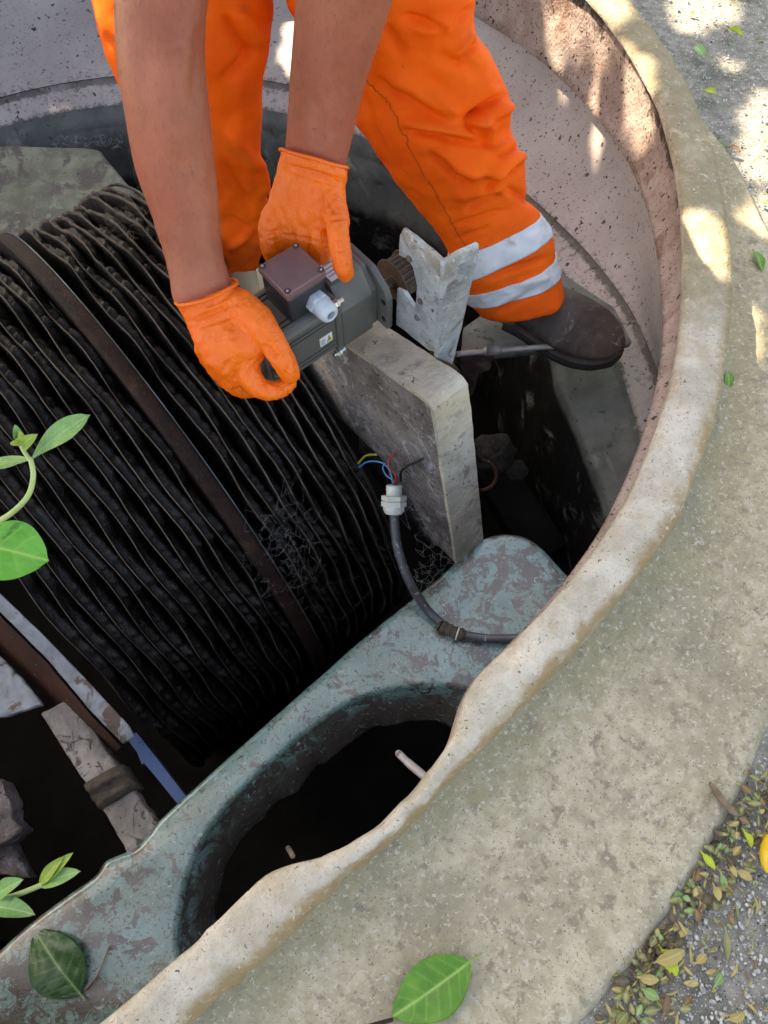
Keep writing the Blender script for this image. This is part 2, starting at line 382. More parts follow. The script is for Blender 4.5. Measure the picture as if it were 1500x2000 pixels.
M_['sock'] = mat('dusty_grey_sock', (.2, .19, .18), (.3, .28, .26), 60, .9, .2, bump=((300, .5, .001),))
M_['shirt'] = mat('navy_work_shirt', (.03, .035, .06), (.045, .05, .08), 20, .85, .2, bump=((14, .6, .01),))
M_['hair'] = mat('short_dark_hair', (.03, .02, .015), (.05, .035, .025), 60, .7, .3, bump=((300, .8, .002),))
M_['cream'] = mat('cream_plastic', (.38, .36, .23), (.46, .43, .29), 20, .5, .4, bump=((60, .2, .001),))
M_['web'] = mat('dusty_spider_silk', (.35, .35, .37), (.5, .5, .5), 60, .8, .2, bump=())
M_['webbrown'] = mat('brown_dusty_silk', (.12, .10, .075), (.22, .18, .14), 60, .8, .2, bump=())
M_['blue'] = mat('blue_plastic_strip', (.08, .15, .34), (.10, .18, .39), 30, .4, .5, patches=((40, .64, .68, (.02, .02, .03), 1),), bump=())  # flat blue stands in for sky mirrored in water
M_['rust'] = mat('rusted_brown_plate', (.028, .012, .008), (.065, .024, .014), 16, .7, .3, patches=((20, .58, .70, (.02, .014, .012), 1),), specks=((160, .69, (.25, .2, .16)),), bump=((60, .6, .003),))
M_['flaky'] = mat('flaking_pale_zinc', (.15, .16, .18), (.27, .29, .32), 30, .6, .4, patches=((14, .54, .60, (.10, .065, .05), 1.2),), bump=((60, .6, .003),), metal=.1)
M_['tape'] = mat('dark_cloth_wrap', (.045, .036, .03), (.09, .075, .06), 40, .9, .2, bump=((60, 1., .006),))
M_['skirt'] = mat('brown_membrane', (.07, .045, .04), (.15, .10, .09), 22, .7, .3, patches=((12, .5, .7, (.03, .02, .02), 1),), bump=((50, .8, .006),))
M_['stone'] = mat('crusty_sludge_lump', (.016, .014, .013), (.05, .045, .04), 40, .9, .2, bump=((80, .9, .006),))
M_['twig'] = mat('dry_twig', (.16, .11, .08), (.26, .19, .14), 60, .85, .2, bump=((200, .6, .001),))
M_['steelrod'] = mat('grey_steel_rod', (.30, .27, .26), (.42, .38, .36), 40, .5, .5, patches=((50, .56, .66, (.18, .10, .08), .5),), bump=((120, .5, .001),), metal=.3)
M_['bark'] = mat('tree_bark', (.07, .05, .035), (.13, .10, .075), 12, .9, .2, bump=((12, .9, .03),))
def leafmat(name, c1, c2, vein, rough=.4, trans=.25):
    m = mat(name, c1, c2, 30, rough, .5, patches=((22, .62, .70, tuple(q * .6 for q in c1), .8),), specks=((90, .735, (.12, .08, .03)),), bump=((120, .35, .001), (30, .4, .003)))
    t = m.node_tree; b = t.nodes['Principled BSDF']
    src = b.inputs['Base Color'].links[0].from_socket
    at = t.nodes.new('ShaderNodeAttribute'); at.attribute_name = 'vein'
    mx = t.nodes.new('ShaderNodeMix'); mx.data_type = 'RGBA'; t.links.new(at.outputs['Fac'], mx.inputs['Factor']); t.links.new(src, mx.inputs[6]); mx.inputs[7].default_value = (*vein, 1)
    t.links.new(mx.outputs[2], b.inputs['Base Color'])
    tr = t.nodes.new('ShaderNodeBsdfTranslucent'); t.links.new(mx.outputs[2], tr.inputs[0]); ms = t.nodes.new('ShaderNodeMixShader'); ms.inputs[0].default_value = trans
    t.links.new(b.outputs[0], ms.inputs[1]); t.links.new(tr.outputs[0], ms.inputs[2]); t.links.new(ms.outputs[0], t.nodes['Material Output'].inputs[0])
    return m
M_['leafdark'] = leafmat('dark_green_leaf', (.018, .075, .022), (.03, .10, .03), (.16, .30, .13), .35, .1)
M_['leafmid'] = leafmat('mid_green_leaf', (.06, .20, .015), (.12, .31, .025), (.30, .52, .12), .38, .15)
M_['leafyoung'] = leafmat('young_pale_leaf', (.18, .38, .12), (.26, .50, .16), (.45, .62, .28), .45, .25)
M_['leafbright'] = leafmat('bright_green_leaf', (.10, .42, .05), (.15, .52, .07), (.38, .68, .15), .4, .3)
M_['leaftip'] = leafmat('yellow_green_bud', (.26, .40, .06), (.36, .50, .09), (.5, .6, .2), .45, .25)
M_['stem'] = mat('pale_green_stem', (.30, .42, .13), (.42, .52, .22), 40, .45, .4, bump=((100, .2, .0006),))
M_['leafyellow'] = leafmat('yellow_dry_leaf', (.32, .25, .07), (.46, .38, .15), (.5, .42, .2), .6, .1)
M_['leafolive'] = leafmat('olive_dry_leaf', (.16, .17, .05), (.26, .26, .10), (.35, .35, .18), .6, .1)
M_['leafbrown'] = leafmat('brown_dry_leaf', (.13, .08, .04), (.24, .15, .07), (.3, .2, .1), .7, .05)
M_['leafgreen2'] = leafmat('fallen_green_leaf', (.14, .24, .08), (.22, .33, .12), (.35, .45, .2), .6, .1)
M_['leafdirt'] = leafmat('decayed_leaf', (.05, .038, .025), (.11, .085, .05), (.14, .11, .07), .8, 0.)
M_['leaflime'] = leafmat('lime_leaf', (.32, .46, .02), (.45, .55, .03), (.6, .65, .1), .5, .15)

# ------------------------------------------------------------------ ground
GZ = -.13
C1 = np.array([-.672, 1.058])
def interp(tab, x):
    xs = [t[0] for t in tab]; ys = [t[1] for t in tab]; return float(np.interp(x, xs, ys))
def wrap(d): return (d + 180) % 360 - 180
NPH = 720
PH = [-180 + 360 * i / NPH for i in range(NPH)]
def smoothc(tab):
    v = np.array([interp(tab, p) for p in PH]); k = np.hanning(13); k /= k.sum()
    return np.convolve(np.concatenate([v[-6:], v, v[:6]]), k, 'valid')
r_in = smoothc([(-180, 1.165), (-100, 1.18), (-76, 1.275), (-72, 1.259), (-69, 1.233), (-66, 1.213), (-63, 1.191), (-62, 1.188), (-60.2, 1.206), (-58, 1.216), (-55, 1.205), (-53, 1.198), (-51, 1.194), (-49.5, 1.17), (-48, 1.152), (-43, 1.156), (-39, 1.162), (-33, 1.168), (-20, 1.163), (-9, 1.156), (0, 1.161), (8, 1.167), (30, 1.165), (180, 1.165)])
r_out = smoothc([(-180, 1.235), (-100, 1.25), (-76, 1.32), (-70, 1.30), (-68, 1.286), (-65, 1.264), (-62, 1.248), (-59, 1.237), (-55, 1.222), (-51, 1.217), (-47, 1.212), (-43, 1.214), (-36, 1.225), (-31, 1.238), (-25, 1.238), (-5, 1.232), (2, 1.236), (15, 1.236), (180, 1.236)])
r_fl = smoothc([(-180, 1.50), (-120, 1.56), (-90, 1.54), (-54, 1.515), (-52, 1.51), (-41, 1.49), (-37, 1.48), (-20, 1.44), (0, 1.366), (11, 1.33), (30, 1.27), (50, 1.26), (180, 1.50)])
tank = root('treatment_tank', (C1[0], C1[1], GZ), 'round sunken fibreglass tank with pale raised lip, open at the top', 'tank')
def ringmesh(prof):
    """prof(i, phi, cs, sn) -> list of (x,y,z,...)"""
    cols = []
    for i, p in enumerate(PH):
        cs, sn = math.cos(R(p)), math.sin(R(p)); cols.append(prof(i, p, cs, sn))
    n = len(cols[0]); V = [c for col in cols for c in col]; Fc = []
    for i in range(NPH):
        k = (i + 1) % NPH
        for j in range(n - 1): Fc.append((i * n + j, k * n + j, k * n + j + 1, i * n + j + 1))
    return V, Fc, n
# lip
far_tab = [(-180, .9), (-60, 0), (-30, 0), (-17, .35), (-11, .9), (60, 1), (180, .9)]
outer_at = []; far_at = []
def rim_prof(i, p, cs, sn):
    ri, ro = r_in[i], r_out[i]; wd = ro - ri; out = []
    base = [(ri + .010, -.022, .1), (ri + .004, -.019, .1), (ri - .0015, -.014, .1), (ri + .001, -.005, 0), (ri + min(.010, .2 * wd), -.001, 0), (ri + .33 * wd, .001, 0), (ri + .55 * wd, .001, .05), (ri + .80 * wd, -.001, .45),
            (ri + .95 * wd, -.006, .8), (ro, -.018, 1), (ro + .002, -.042, 1), (ro - .003, -.062, .8), (ro - .008, -.080, .5), (ro - .010, -.10, .4)]
    for j, (r, z, o) in enumerate(base):
        x, y = C1[0] + r * cs, C1[1] + r * sn
        f = nz((x, y, z), 14, 4); g = nz((x + 5, y, z), 40, 3); q = nz((x, y + 3, z), 110, 2)
        k = 1.0 if j > 2 else .4
        k2 = .5 if p > -46 else min(2.2, .5 + (-46 - p) * .15); r2 = r + k * k2 * (f * .0035 + g * .0018) ; z2 = z + k * max(1, k2 * .8) * (nz((x, y, 4), 9, 3) * .004 + g * .0016 + q * .0006)
        out.append((C1[0] + r2 * cs, C1[1] + r2 * sn, z2)); outer_at.append(o); far_at.append(interp(far_tab, p) * .8 if 2 < j else .2)
    return out
V, Fc, n = ringmesh(rim_prof)
mk('lip', V, Fc, M_['rim'], tank, attrs={'outer': outer_at, 'far': far_at})
# flange
alg = []
def fl_prof(i, p, cs, sn):
    ro, rf = r_out[i] - .012, r_fl[i]; out = []
    ts = [0, .04, .09, .15, .22, .3, .4, .5, .6, .7, .8, .88, .94]
    L = max(rf - ro, .03)
    rows = [(ro + t * L, -.078 - .030 * (1 - math.exp(-t * L / .035)) - .010 * t, max(0, 1 - t * L / (.115 + .04 * nz((cs * 3, sn * 3, 0), 2))) ) for t in ts]
    rows += [(rf - .012, GZ + .0085, .2), (rf - .004, GZ + .002, .3), (rf, GZ - .006, .4), (rf + .001, GZ - .03, .4)]
    for (r, z, a) in rows:
        x, y = C1[0] + r * cs, C1[1] + r * sn
        z += nz((x, y, 0), 6, 3) * .0025 + nz((x, y, 2), 45, 2) * .0007
        r += nz((x, y, 8), 8, 3) * .004 * (r > rf - .02)
        out.append((C1[0] + r * cs, C1[1] + r * sn, z)); alg.append(a * .9 + (.40 if -30 < p < 40 else .45 * max(0, 1 - abs(p + 30) / 15) if p < -30 else .15))
    return out
V, Fc, n = ringmesh(fl_prof); V = [(x, y, z) for x, y, z in V]
mk('flange', V, Fc, M_['flange'], tank, attrs={'algae': alg})
# upper wall band: lip to ridge
z_rg = smoothc([(-180, -.2), (-60, -.125), (-48, -.11), (-30, -.06), (-17, -.06), (-10, -.085), (-4, -.105), (8, -.140), (18, -.170), (28, -.192), (38, -.215), (90, -.27), (180, -.2)])
dirt_and_dark = []
def wb_prof(i, p, cs, sn):
    ri = min(r_in[i], 1.17) if p > -46 else r_in[i]; out = []
    zr = z_rg[i]; fla = min(1, max(0, (-46 - p) / 12)) * min(1, max(0, (p + 150) / 20))
    for j in range(11):
        t = j / 10; r = r_in[i] + .006 if j == 0 else ri + .006 + .010 * math.sin(math.pi * t) - .016 * t + fla * .035 * max(0, t - .85) / .15; z = -.012 + (zr + .012) * t
        x, y = C1[0] + r * cs, C1[1] + r * sn
        k = math.sin(math.pi * t)
        r2 = r + k * (nz((x, y, z), 14, 4) * .006 + nz((x, y, z), 60, 2) * .002)
        out.append((C1[0] + r2 * cs, C1[1] + r2 * sn, z)); dirt_and_dark.append(max(.1, (.85 - t * 1.3) * interp([(-60, .5), (-25, .5), (-14, .75), (-8, .55), (-2, .9), (8, 1.0), (14, .5), (22, .8), (40, .7)], p)))
    r = ri + .006 + fla * .05; z = zr - .012
    out.append((C1[0] + r * cs, C1[1] + r * sn, z)); dirt_and_dark.append(.9)
    return out
V, Fc, n = ringmesh(wb_prof); V, Fc = V, [f[::-1] for f in Fc]
mk('upper_wall', V, Fc, M_['wallband'], tank, attrs={'dirt': dirt_and_dark})
# basin wall
C2 = np.array([-.5, .75]); R2 = .975
zb_tab = [(-180, -.40), (-90, -.30), (-40, -.30), (15, -.30), (60, -.37), (90, -.42), (140, -.44), (180, -.40)]
zb = smoothc(zb_tab)
Rv = smoothc([(-180, .985), (-130, 1.12), (-60, 1.13), (-35, 1.09), (-10, 1.045), (5, 1.03), (15, 1.026), (30, 1.0), (45, .985), (60, .97), (150, .97), (180, .985)])
lw = smoothc([(-180, .02), (-90, .0), (-40, .005), (-18, .012), (-10, .03), (-2, .065), (10, .09), (20, .055), (28, .01), (45, .0), (60, .0), (180, .02)])
def basin_pt(i, p, inset=0., dz=0.):
    z = zb[i]; k = (CH - z) / (CH + .3); cs, sn = math.cos(R(p)), math.sin(R(p))
    r = Rv[i] - inset; return np.array([(C2[0] + r * cs) * k, (C2[1] + r * sn) * k, z + dz])
dirt_and_dark = []
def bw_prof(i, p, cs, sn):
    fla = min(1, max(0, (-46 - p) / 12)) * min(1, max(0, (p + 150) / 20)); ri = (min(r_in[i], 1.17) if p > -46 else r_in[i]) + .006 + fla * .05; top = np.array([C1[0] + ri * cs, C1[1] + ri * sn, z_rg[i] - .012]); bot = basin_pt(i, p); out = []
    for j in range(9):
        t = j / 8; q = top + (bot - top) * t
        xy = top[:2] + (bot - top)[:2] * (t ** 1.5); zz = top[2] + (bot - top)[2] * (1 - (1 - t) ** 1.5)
        out.append((xy[0], xy[1], zz)); dirt_and_dark.append(max(0, .35 - t * 2.5) + max(0, t - .8) * 2.2)
    return out
V, Fc, n = ringmesh(bw_prof); Fc = [f[::-1] for f in Fc]
mk('basin_wall', V, Fc, M_['wall'], tank, attrs={'dirt': dirt_and_dark})
dirt_and_dark = []
def st_prof(i, p, cs, sn):
    out = []
    for ins, dz, d in ((-.002, -.003, .9), (.004, -.012, .9), (.012, -.014, .5), (.045, -.03, .35), (.052, -.04, .8)):
        q = basin_pt(i, p, ins, dz); out.append(tuple(q)); dirt_and_dark.append(d * .8)
    return out
V, Fc, n = ringmesh(st_prof); Fc = [f[::-1] for f in Fc]
mk('skirting_step', V, Fc, M_['wall'], tank, attrs={'dirt': dirt_and_dark})
dirt_and_dark = []
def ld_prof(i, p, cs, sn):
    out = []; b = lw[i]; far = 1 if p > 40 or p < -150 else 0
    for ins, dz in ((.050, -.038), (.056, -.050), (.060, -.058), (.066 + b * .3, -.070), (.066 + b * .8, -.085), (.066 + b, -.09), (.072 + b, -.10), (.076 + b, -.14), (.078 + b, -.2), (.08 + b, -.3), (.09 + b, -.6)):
        q = basin_pt(i, p, ins, dz); q[2] += nz(q, 12, 3) * .003 * (ins > .06); out.append(tuple(q)); dirt_and_dark.append(1.3 if (dz < -.12 if not far else dz < -.25) else 0)  # wall colour goes near-black below a set depth
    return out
V, Fc, n = ringmesh(ld_prof); Fc = [f[::-1] for f in Fc]
mk('inner_ledge', V, Fc, M_['greywall'], tank, attrs={'dirt': dirt_and_dark})
# tank floor far below: black sludge
V = [(C1[0] + 1.2 * math.cos(a) * r, C1[1] + 1.2 * math.sin(a) * r, -.95 + .03 * nz((math.cos(a) * r * 3, math.sin(a) * r * 3, 0), 2)) for r in np.linspace(.02, 1, 20) for a in np.linspace(0, 2 * math.pi, 96, endpoint=False)]
mk('sludge_floor', V, grid_faces(20, 96), M_['void'], tank)
# outer shell hides what lies below the flange
V = []
for zz in (-.125, -1.0):
    for i in range(0, NPH, 6): V.append((C1[0] + (r_out[i] + .04) * math.cos(R(PH[i])), C1[1] + (r_out[i] + .04) * math.sin(R(PH[i])), zz))
mk('outer_shell', V, grid_faces(2, len(PH[::6])), M_['void'], tank)

# ground sheet with the tank's opening
V = []; radii = [1.30, 1.5, 1.8, 2.3, 3.2, 5, 9, 20, 60, 200]
for r in radii:
    for p in PH[::6]:
        x, y = C1[0] + r * math.cos(R(p)), C1[1] + r * math.sin(R(p)); V.append((x, y, GZ - .004 + (.004 * nz((x, y, 0), 3, 3) if r < 4 else 0)))
gr = mk('ground', V, grid_faces(len(radii), len(PH[::6])), M_['ground'], None); gr['kind'] = 'structure'

# ------------------------------------------------------------------ green cross deck with round opening
DZ = -.30
def P2(pts, z=DZ): return [tuple(atz(u, v, z)[:2]) for u, v in pts]
edge_px = [(-260, 2080), (-120, 1965), (0, 1853), (60, 1800), (120, 1755), (180, 1712), (202, 1682), (232, 1668), (262, 1655), (290, 1625), (312, 1598), (420, 1500), (530, 1402), (640, 1305), (700, 1252), (770, 1195), (840, 1140), (880, 1105), (915, 1068), (950, 1047), (990, 1040), (1030, 1048), (1065, 1072), (1110, 1120), (1180, 1180), (1260, 1200), (1330, 1300)]
out_xy = [tuple(p) for p in onseg([atz(u, v, DZ)[:2] for u, v in edge_px], n=5)]
out_xy += [(.55, .1), (.30, -.22), (-.1, -.30), (-.6, -.33)]
hole_px = [(352, 1860), (358, 1770), (378, 1690), (420, 1610), (480, 1540), (545, 1480), (610, 1425), (680, 1378), (760, 1352), (840, 1343), (910, 1352), (985, 1400), (1010, 1480), (980, 1570), (900, 1680), (790, 1790), (660, 1890), (520, 1950), (410, 1950)]
hole = onseg([atz(u, v, DZ)[:2] for u, v in hole_px], closed=True, n=6)
V, Fc = slab(out_xy, DZ, .05, .012, [hole])
# finer top surface
bm = bmesh.new(); vs = [bm.verts.new(v) for v in V]
for f in Fc: bm.faces.new([vs[i] for i in f])
bmesh.ops.triangulate(bm, faces=bm.faces)
for _ in range(5): bmesh.ops.subdivide_edges(bm, edges=[e for e in bm.edges if e.calc_length() > .035], cuts=1)
bmesh.ops.triangulate(bm, faces=bm.faces)
bm.verts.index_update(); V = np.array([tuple(v.co) for v in bm.verts]); Fc = [[v.index for v in f.verts] for f in bm.faces]; bm.free()
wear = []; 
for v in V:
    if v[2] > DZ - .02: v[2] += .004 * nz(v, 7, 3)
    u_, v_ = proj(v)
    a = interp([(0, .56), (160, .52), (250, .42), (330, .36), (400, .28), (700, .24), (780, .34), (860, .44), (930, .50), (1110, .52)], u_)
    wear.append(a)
mk('cross_deck', V, Fc, M_['deck'], tank, smooth=True, autos=40, attrs={'wear': wear, 'edge': [0.] * len(V)}, label='pale green painted cross deck with a round opening')
# sloping collar below the opening
hc = np.mean(hole, axis=0); V = []; nh = len(hole)
for k, (inx, z) in enumerate(((-.001, DZ - .006), (.008, DZ - .018), (.024, DZ - .042), (.036, DZ - .068), (.038, DZ - .074), (.032, DZ - .080))):
    for j, h in enumerate(hole):
        d = h - hc; L = np.linalg.norm(d); ww = (nz((h[0], h[1], 0), 9, 3) * .014 + nz((h[0], h[1], 0), 40, 2) * .004) if k >= 3 else 0
        q = hc + d * (1 - (inx * 1.25 + ww) / L); V.append((q[0], q[1], z))
mk('opening_collar', V, grid_faces(6, nh), M_['deck'], tank, attrs={'wear': [.55] * len(V), 'edge': [.15] * nh + [.45] * nh + [.85] * (len(V) - 2 * nh)})
# platform at the far left
PZ = -.43
pl = onseg([atz(u, v, PZ)[:2] for u, v in [(-260, 320), (-100, 292), (0, 282), (100, 284), (185, 288), (205, 305), (245, 352), (285, 400), (330, 480), (300, 560), (-260, 640)]], closed=True, n=5)
V, Fc = slab([tuple(p) for p in pl], PZ, .06, .012)
mk('rear_platform', V, Fc, M_['deckgreen'], tank, autos=40, label='mossy green platform behind the disc drum')
# ledge block the left boot stands on
V, Fc = slab([tuple(p) for p in P2([(420, 520), (560, 520), (570, 610), (440, 620)], -.335)], -.335, .45, .008)
mk('foot_ledge', V, Fc, M_['cream'], tank, autos=40)

# ------------------------------------------------------------------ rotating disc drum
DC = np.array([-.317, .957, -.613]); DR = .56; S_END = float(A_ @ DC)
NDC = float(N_ @ DC)
rotor = root('disc_rotor', (DC[0] - .28 * A_[0], DC[1] - .28 * A_[1], DC[2] - DR), 'black drum of closely packed wavy discs filling the left of the tank', 'disc drum')
def disc_mesh(seed, kf=15):
    rr = random.Random(seed); ph0 = rr.uniform(0, 3.14); nA = 700; V = []; Fc = []; mi = []; NP = 10
    for j in range(nA):
        a = 2 * math.pi * j / nA; ca, sa = math.cos(a), math.sin(a)
        q = kf * .5 * a * 1. + ph0 + (seed % 2) * math.pi / 2 + .35 * math.sin(3 * a + seed)
        x = (q / math.pi) % 1.; b = (math.sin(math.pi * x ** .8)) ** .75                 # lens shaped swelling, skewed
        n1 = nz((ca * 6, sa * 6, seed * 3.1), 1, 3); n2 = nz((ca * 34, sa * 34, seed), 1, 3); n3 = nz((ca * 80, sa * 80, seed), 1, 2)
        rib = [math.sin(112 * a + 2 * n1 + q_ * .9) for q_ in range(4)]
        s0 = .0030 * math.sin(q * 2) + .0016 * n1; re = DR + .004 * n1 + .0022 * n2 - .0015
        bb = max(0, b + .22 * n2); dp = .0040 * n2 + .0022 * n3
        prof = [(-.0014, .45), (-.0012, re - .006), (-.0003, re), (.0004, re), (.0012, re - .006 + .001 * n3), (.0026 + .002 * bb, .534 + .010 * bb + dp * .6 + .0018 * rib[0]),
                (.0075 + .0035 * bb, .526 + .024 * bb + dp + .0024 * rib[1]), (.0125 + .004 * bb, .515 + .029 * bb + dp + .0024 * rib[2]), (.0145 + .0045 * bb, .500 + .018 * bb + .002 * rib[3]), (.010, .45)]
        for (s_, r) in prof: V.append(A_ * (s0 + s_) + N_ * (r * ca) + Z_ * (r * sa))
    for j in range(nA):
        k = (j + 1) % nA
        for i in range(NP - 1):
            Fc.append((j * NP + i, j * NP + i + 1, k * NP + i + 1, k * NP + i)); mi.append(1 if i in (1, 2) else 0)
    me = bpy.data.meshes.new('disc'); me.from_pydata([tuple(v) for v in V], [], Fc); me.materials.append(M_['disc']); me.materials.append(M_['discedge'])
    me.polygons.foreach_set('material_index', mi); me.polygons.foreach_set('use_smooth', [True] * len(Fc)); me.update()
    return me
dm = [disc_mesh(s) for s in range(6)]
SP = .0232
rl = np.array(rotor.location)
def put_disc(i, s, rot=0., sc=1.):
    o = bpy.data.objects.new('disc', dm[i % 6]); COL.objects.link(o); o.parent = rotor
    p = DC + A_ * (s - S_END) - rl; o.location = Vector(p); sc = random.uniform(.982, 1.006); o.scale = (sc, sc, sc)
    return o
def belt(s, wdt):
    V = []; nA = 360; prof = [(-.5, DR - .06), (-.5, DR + .002), (-.46, DR + .006), (-.2, DR + .008), (.2, DR + .008), (.44, DR + .006), (.5, DR + .001), (.5, DR - .06)]
    for (x, r) in prof:
        for j in range(nA):
            a = 2 * math.pi * j / nA; V.append(DC + A_ * (s - S_END + x * wdt) + N_ * r * math.cos(a) + Z_ * r * math.sin(a))
    mk('belt', V, [f[::-1] for f in grid_faces(len(prof), nA)], M_['band'], rotor)
    # pale edge wire
    V = []
    q = DC + A_ * (s - S_END + .52 * wdt); nA = 240
    P = [q + N_ * (DR + .004) * math.cos(a) + Z_ * (DR + .004) * math.sin(a) for a in np.linspace(0, math.pi, nA)]
    v, f = tube(P, .0012, 6); mk('edge_wire', v, f, M_['wirepale'], rotor)
M_['wirepale'] = mat('pale_steel_wire', (.05, .06, .06), (.16, .20, .22), 12, .4, .6, bump=(), metal=.5)
s = S_END - .008; i = 0
S_BELTS = [S_END - .228, S_END - .228 - .255, S_END - .228 - .51]
belts = [S_BELTS[0]]; S_LEFT = -.162
while s > S_LEFT:
    if belts and s - .002 < belts[0] + .014:
        belt(belts[0], .027); s = belts[0] - .0135 - SP * .85; belts.pop(0); continue
    put_disc(i, s); i += 1; s -= SP * random.uniform(.93, 1.07)
# end rim of the drum
v, f = tube([DC + A_ * .004 + N_ * (DR * .985) * math.cos(a) + Z_ * (DR * .985) * math.sin(a) for a in np.linspace(-.5, math.pi + .5, 200)], .003, 6)
mk('end_hoop', v, f, M_['disc'], rotor)
v, f = cyl(DC + A_ * .06, DC - A_ * (S_END + .18), .36, seg=64); mk('core', v, f, M_['void'], rotor)

# ------------------------------------------------------------------ galvanised support with bracket
mount = root('motor_support', tuple(W(.43, -.26, -.30)), 'galvanised channel support with upright angle bracket beside the drum', 'metal support')
sw = .40; so = .462
tp = [onp(590, 612, sw), onp(690, 683, sw), onp(780, 745, sw), onp(832, 780, sw)]
zc = lambda p: (float(N_ @ p), float(p[2]))
path = [zc(onp(560, 590, sw)), zc(onp(690, 681, sw)), zc(onp(800, 758, sw)), zc(onp(832, 782, sw)), zc(onp(846, 800, sw)), zc(onp(855, 850, sw)), zc(onp(874, 980, sw)), zc(onp(893, 1105, sw))]
ps = [np.array(p) for p in path]; ps = [ps[0], ps[1]] + onseg(ps[1:5], n=4)[1:] + [ps[5], ps[6], ps[7]]
T = np.gradient(np.array(ps), axis=0); T /= np.linalg.norm(T, axis=1)[:, None]; nn = np.stack([T[:, 1], -T[:, 0]], 1)
if nn[0][1] > 0: nn = -nn
inner = [p + k * .007 for p, k in zip(ps, nn)]
P = [W(sw, a, b) for a, b in ps] + [W(sw, a, b) for a, b in inner[::-1]]
V, Fc = prism(P, A_ * (so - sw), .0022, 2, 3, .0009)
mk('channel_flange', V, Fc, M_['galv'], mount, autos=50)
webp = [(560, 592), (690, 683), (800, 760), (832, 784), (845, 800), (855, 850), (874, 980), (892, 1103), (838, 1048), (797, 962), (770, 926), (735, 886), (676, 830), (615, 780), (570, 740)]
P = [onp(u, v, sw + .002) for u, v in webp]
V, Fc = prism(P, A_ * .006, .001, 1, 4, .0010)
mk('channel_web', V, Fc, M_['galvdark'], mount, autos=50)
# lower back plate seen under the web
P = [onp(u, v, so - .004) for u, v in [(700, 830), (760, 880), (842, 1010), (880, 1080), (840, 1060), (775, 985), (700, 890)]]
V, Fc = prism(P, A_ * .004, .001, 1, 3, .001); mk('back_plate', V, Fc, M_['galvdark'], mount, autos=50)
# rivet on web
c = onp(772, 775, sw); v, f = lathe(c + A_ * .002, -A_, [(0, .009), (.002, .009), (.004, .007), (.005, .003)], 20); mk('rivet', v, f, M_['galvdark'], mount)
# angle bracket: leaf in plane s=.458 and leaf in plane n=-.438
sb = .458
leafp = [(787, 446), (868, 512), (851, 690), (836, 684), (800, 655), (773, 634), (774, 590), (775, 563), (790, 570), (810, 601), (813, 558), (806, 523), (797, 508), (777, 499), (780, 462)]
V, Fc = prism([onp(u, v, sb) for u, v in leafp], A_ * .005, .0012, 1, 3, .0006); mk('bracket_leaf', V, Fc, M_['galvblue'], mount, autos=50)
nb = float(N_ @ onp(868, 512, sb))
rp = [(866, 513), (900, 493), (936, 476), (937, 492), (917, 577), (900, 650), (884, 714), (852, 698)]
V, Fc = prism([onn(u, v, nb + .001) for u, v in rp], -N_ * .006, .0014, 1, 3, .0008); mk('bracket_leaf', V, Fc, M_['galvblue'], mount, autos=50)
for (u, v) in ((800, 505), (815, 620), (822, 588)):
    c = onp(u, v, sb); v_, f_ = cyl(c - A_ * .0022, c + A_ * .001, .0045, seg=16); mk('rivet', v_, f_, M_['galvdark'], mount)

# ------------------------------------------------------------------ gear motor
MB = .046
motor = root('gear_motor', tuple(W(.36, -.585, MB)), 'grey geared electric motor held over the drum by two orange gloves', 'motor')
def mprof(hw, r, grooves):
    """rounded square in (n,z) centred, grooves on the sides"""
    pts = []
    for q in range(4):
        cx, cy = [(1, 1), (-1, 1), (-1, -1), (1, -1)][q]; a0 = q * 90
        for k in range(9):
            a = R(a0 + 90 * k / 8); pts.append((cx * (hw - r) + r * math.cos(a), cy * (hw - r) + r * math.sin(a)))
        # side that follows
        d = [(-1, 0), (0, -1), (1, 0), (0, 1)][q]; nrm = [(0, 1), (-1, 0), (0, -1), (1, 0)][q]
        p0 = np.array(pts[-1]); L = 2 * (hw - r)
        for (g, wdt, dep) in grooves:
            for (t, e) in ((g - wdt, 0), (g - wdt * .5, dep), (g + wdt * .5, dep), (g + wdt, 0)):
                pts.append(tuple(p0 + np.array(d) * L * t - np.array(nrm) * e))
    return pts
mc = (-.587, MB + .046)
pr = mprof(.045, .012, ((.06, .022, .006), (.17, .022, .006), (.83, .022, .006), (.94, .022, .006)))
V = []; 
for s_, k in ((.268, .90), (.271, .97), (.275, 1.), (.372, 1.)):
    for (a, b) in pr: V.append(W(s_, mc[0] + a * k, mc[1] + b * k))
npf = len(pr); Fc = grid_faces(4, npf) + [tuple(range(npf))[::-1], tuple(range(3 * npf, 4 * npf))]
V, Fc = fixn(V, Fc); mk('motor_body', V, Fc, M_['motor'], motor, autos=35)
pr = mprof(.043, .016, ())
V = []
for s_, k in ((.242, .80), (.2445, .92), (.2475, .97), (.2495, .93), (.2505, .93), (.253, .98), (.2565, .98), (.258, .94), (.2595, .94), (.262, 1.), (.267, 1.)):
    for (a, b) in pr: V.append(W(s_, mc[0] + a * k, mc[1] + b * k))
npf = len(pr); Fc = grid_faces(11, npf) + [tuple(range(npf))[::-1], tuple(range(10 * npf, 11 * npf))]
V, Fc = fixn(V, Fc); mk('end_cap', V, Fc, M_['motor'], motor, autos=35)
v, f = box(.372, .383, mc[0] - .049, mc[0] + .049, MB - .003, MB + .096, .004); mk('joint_flange', v, f, M_['motor'], motor, autos=35)
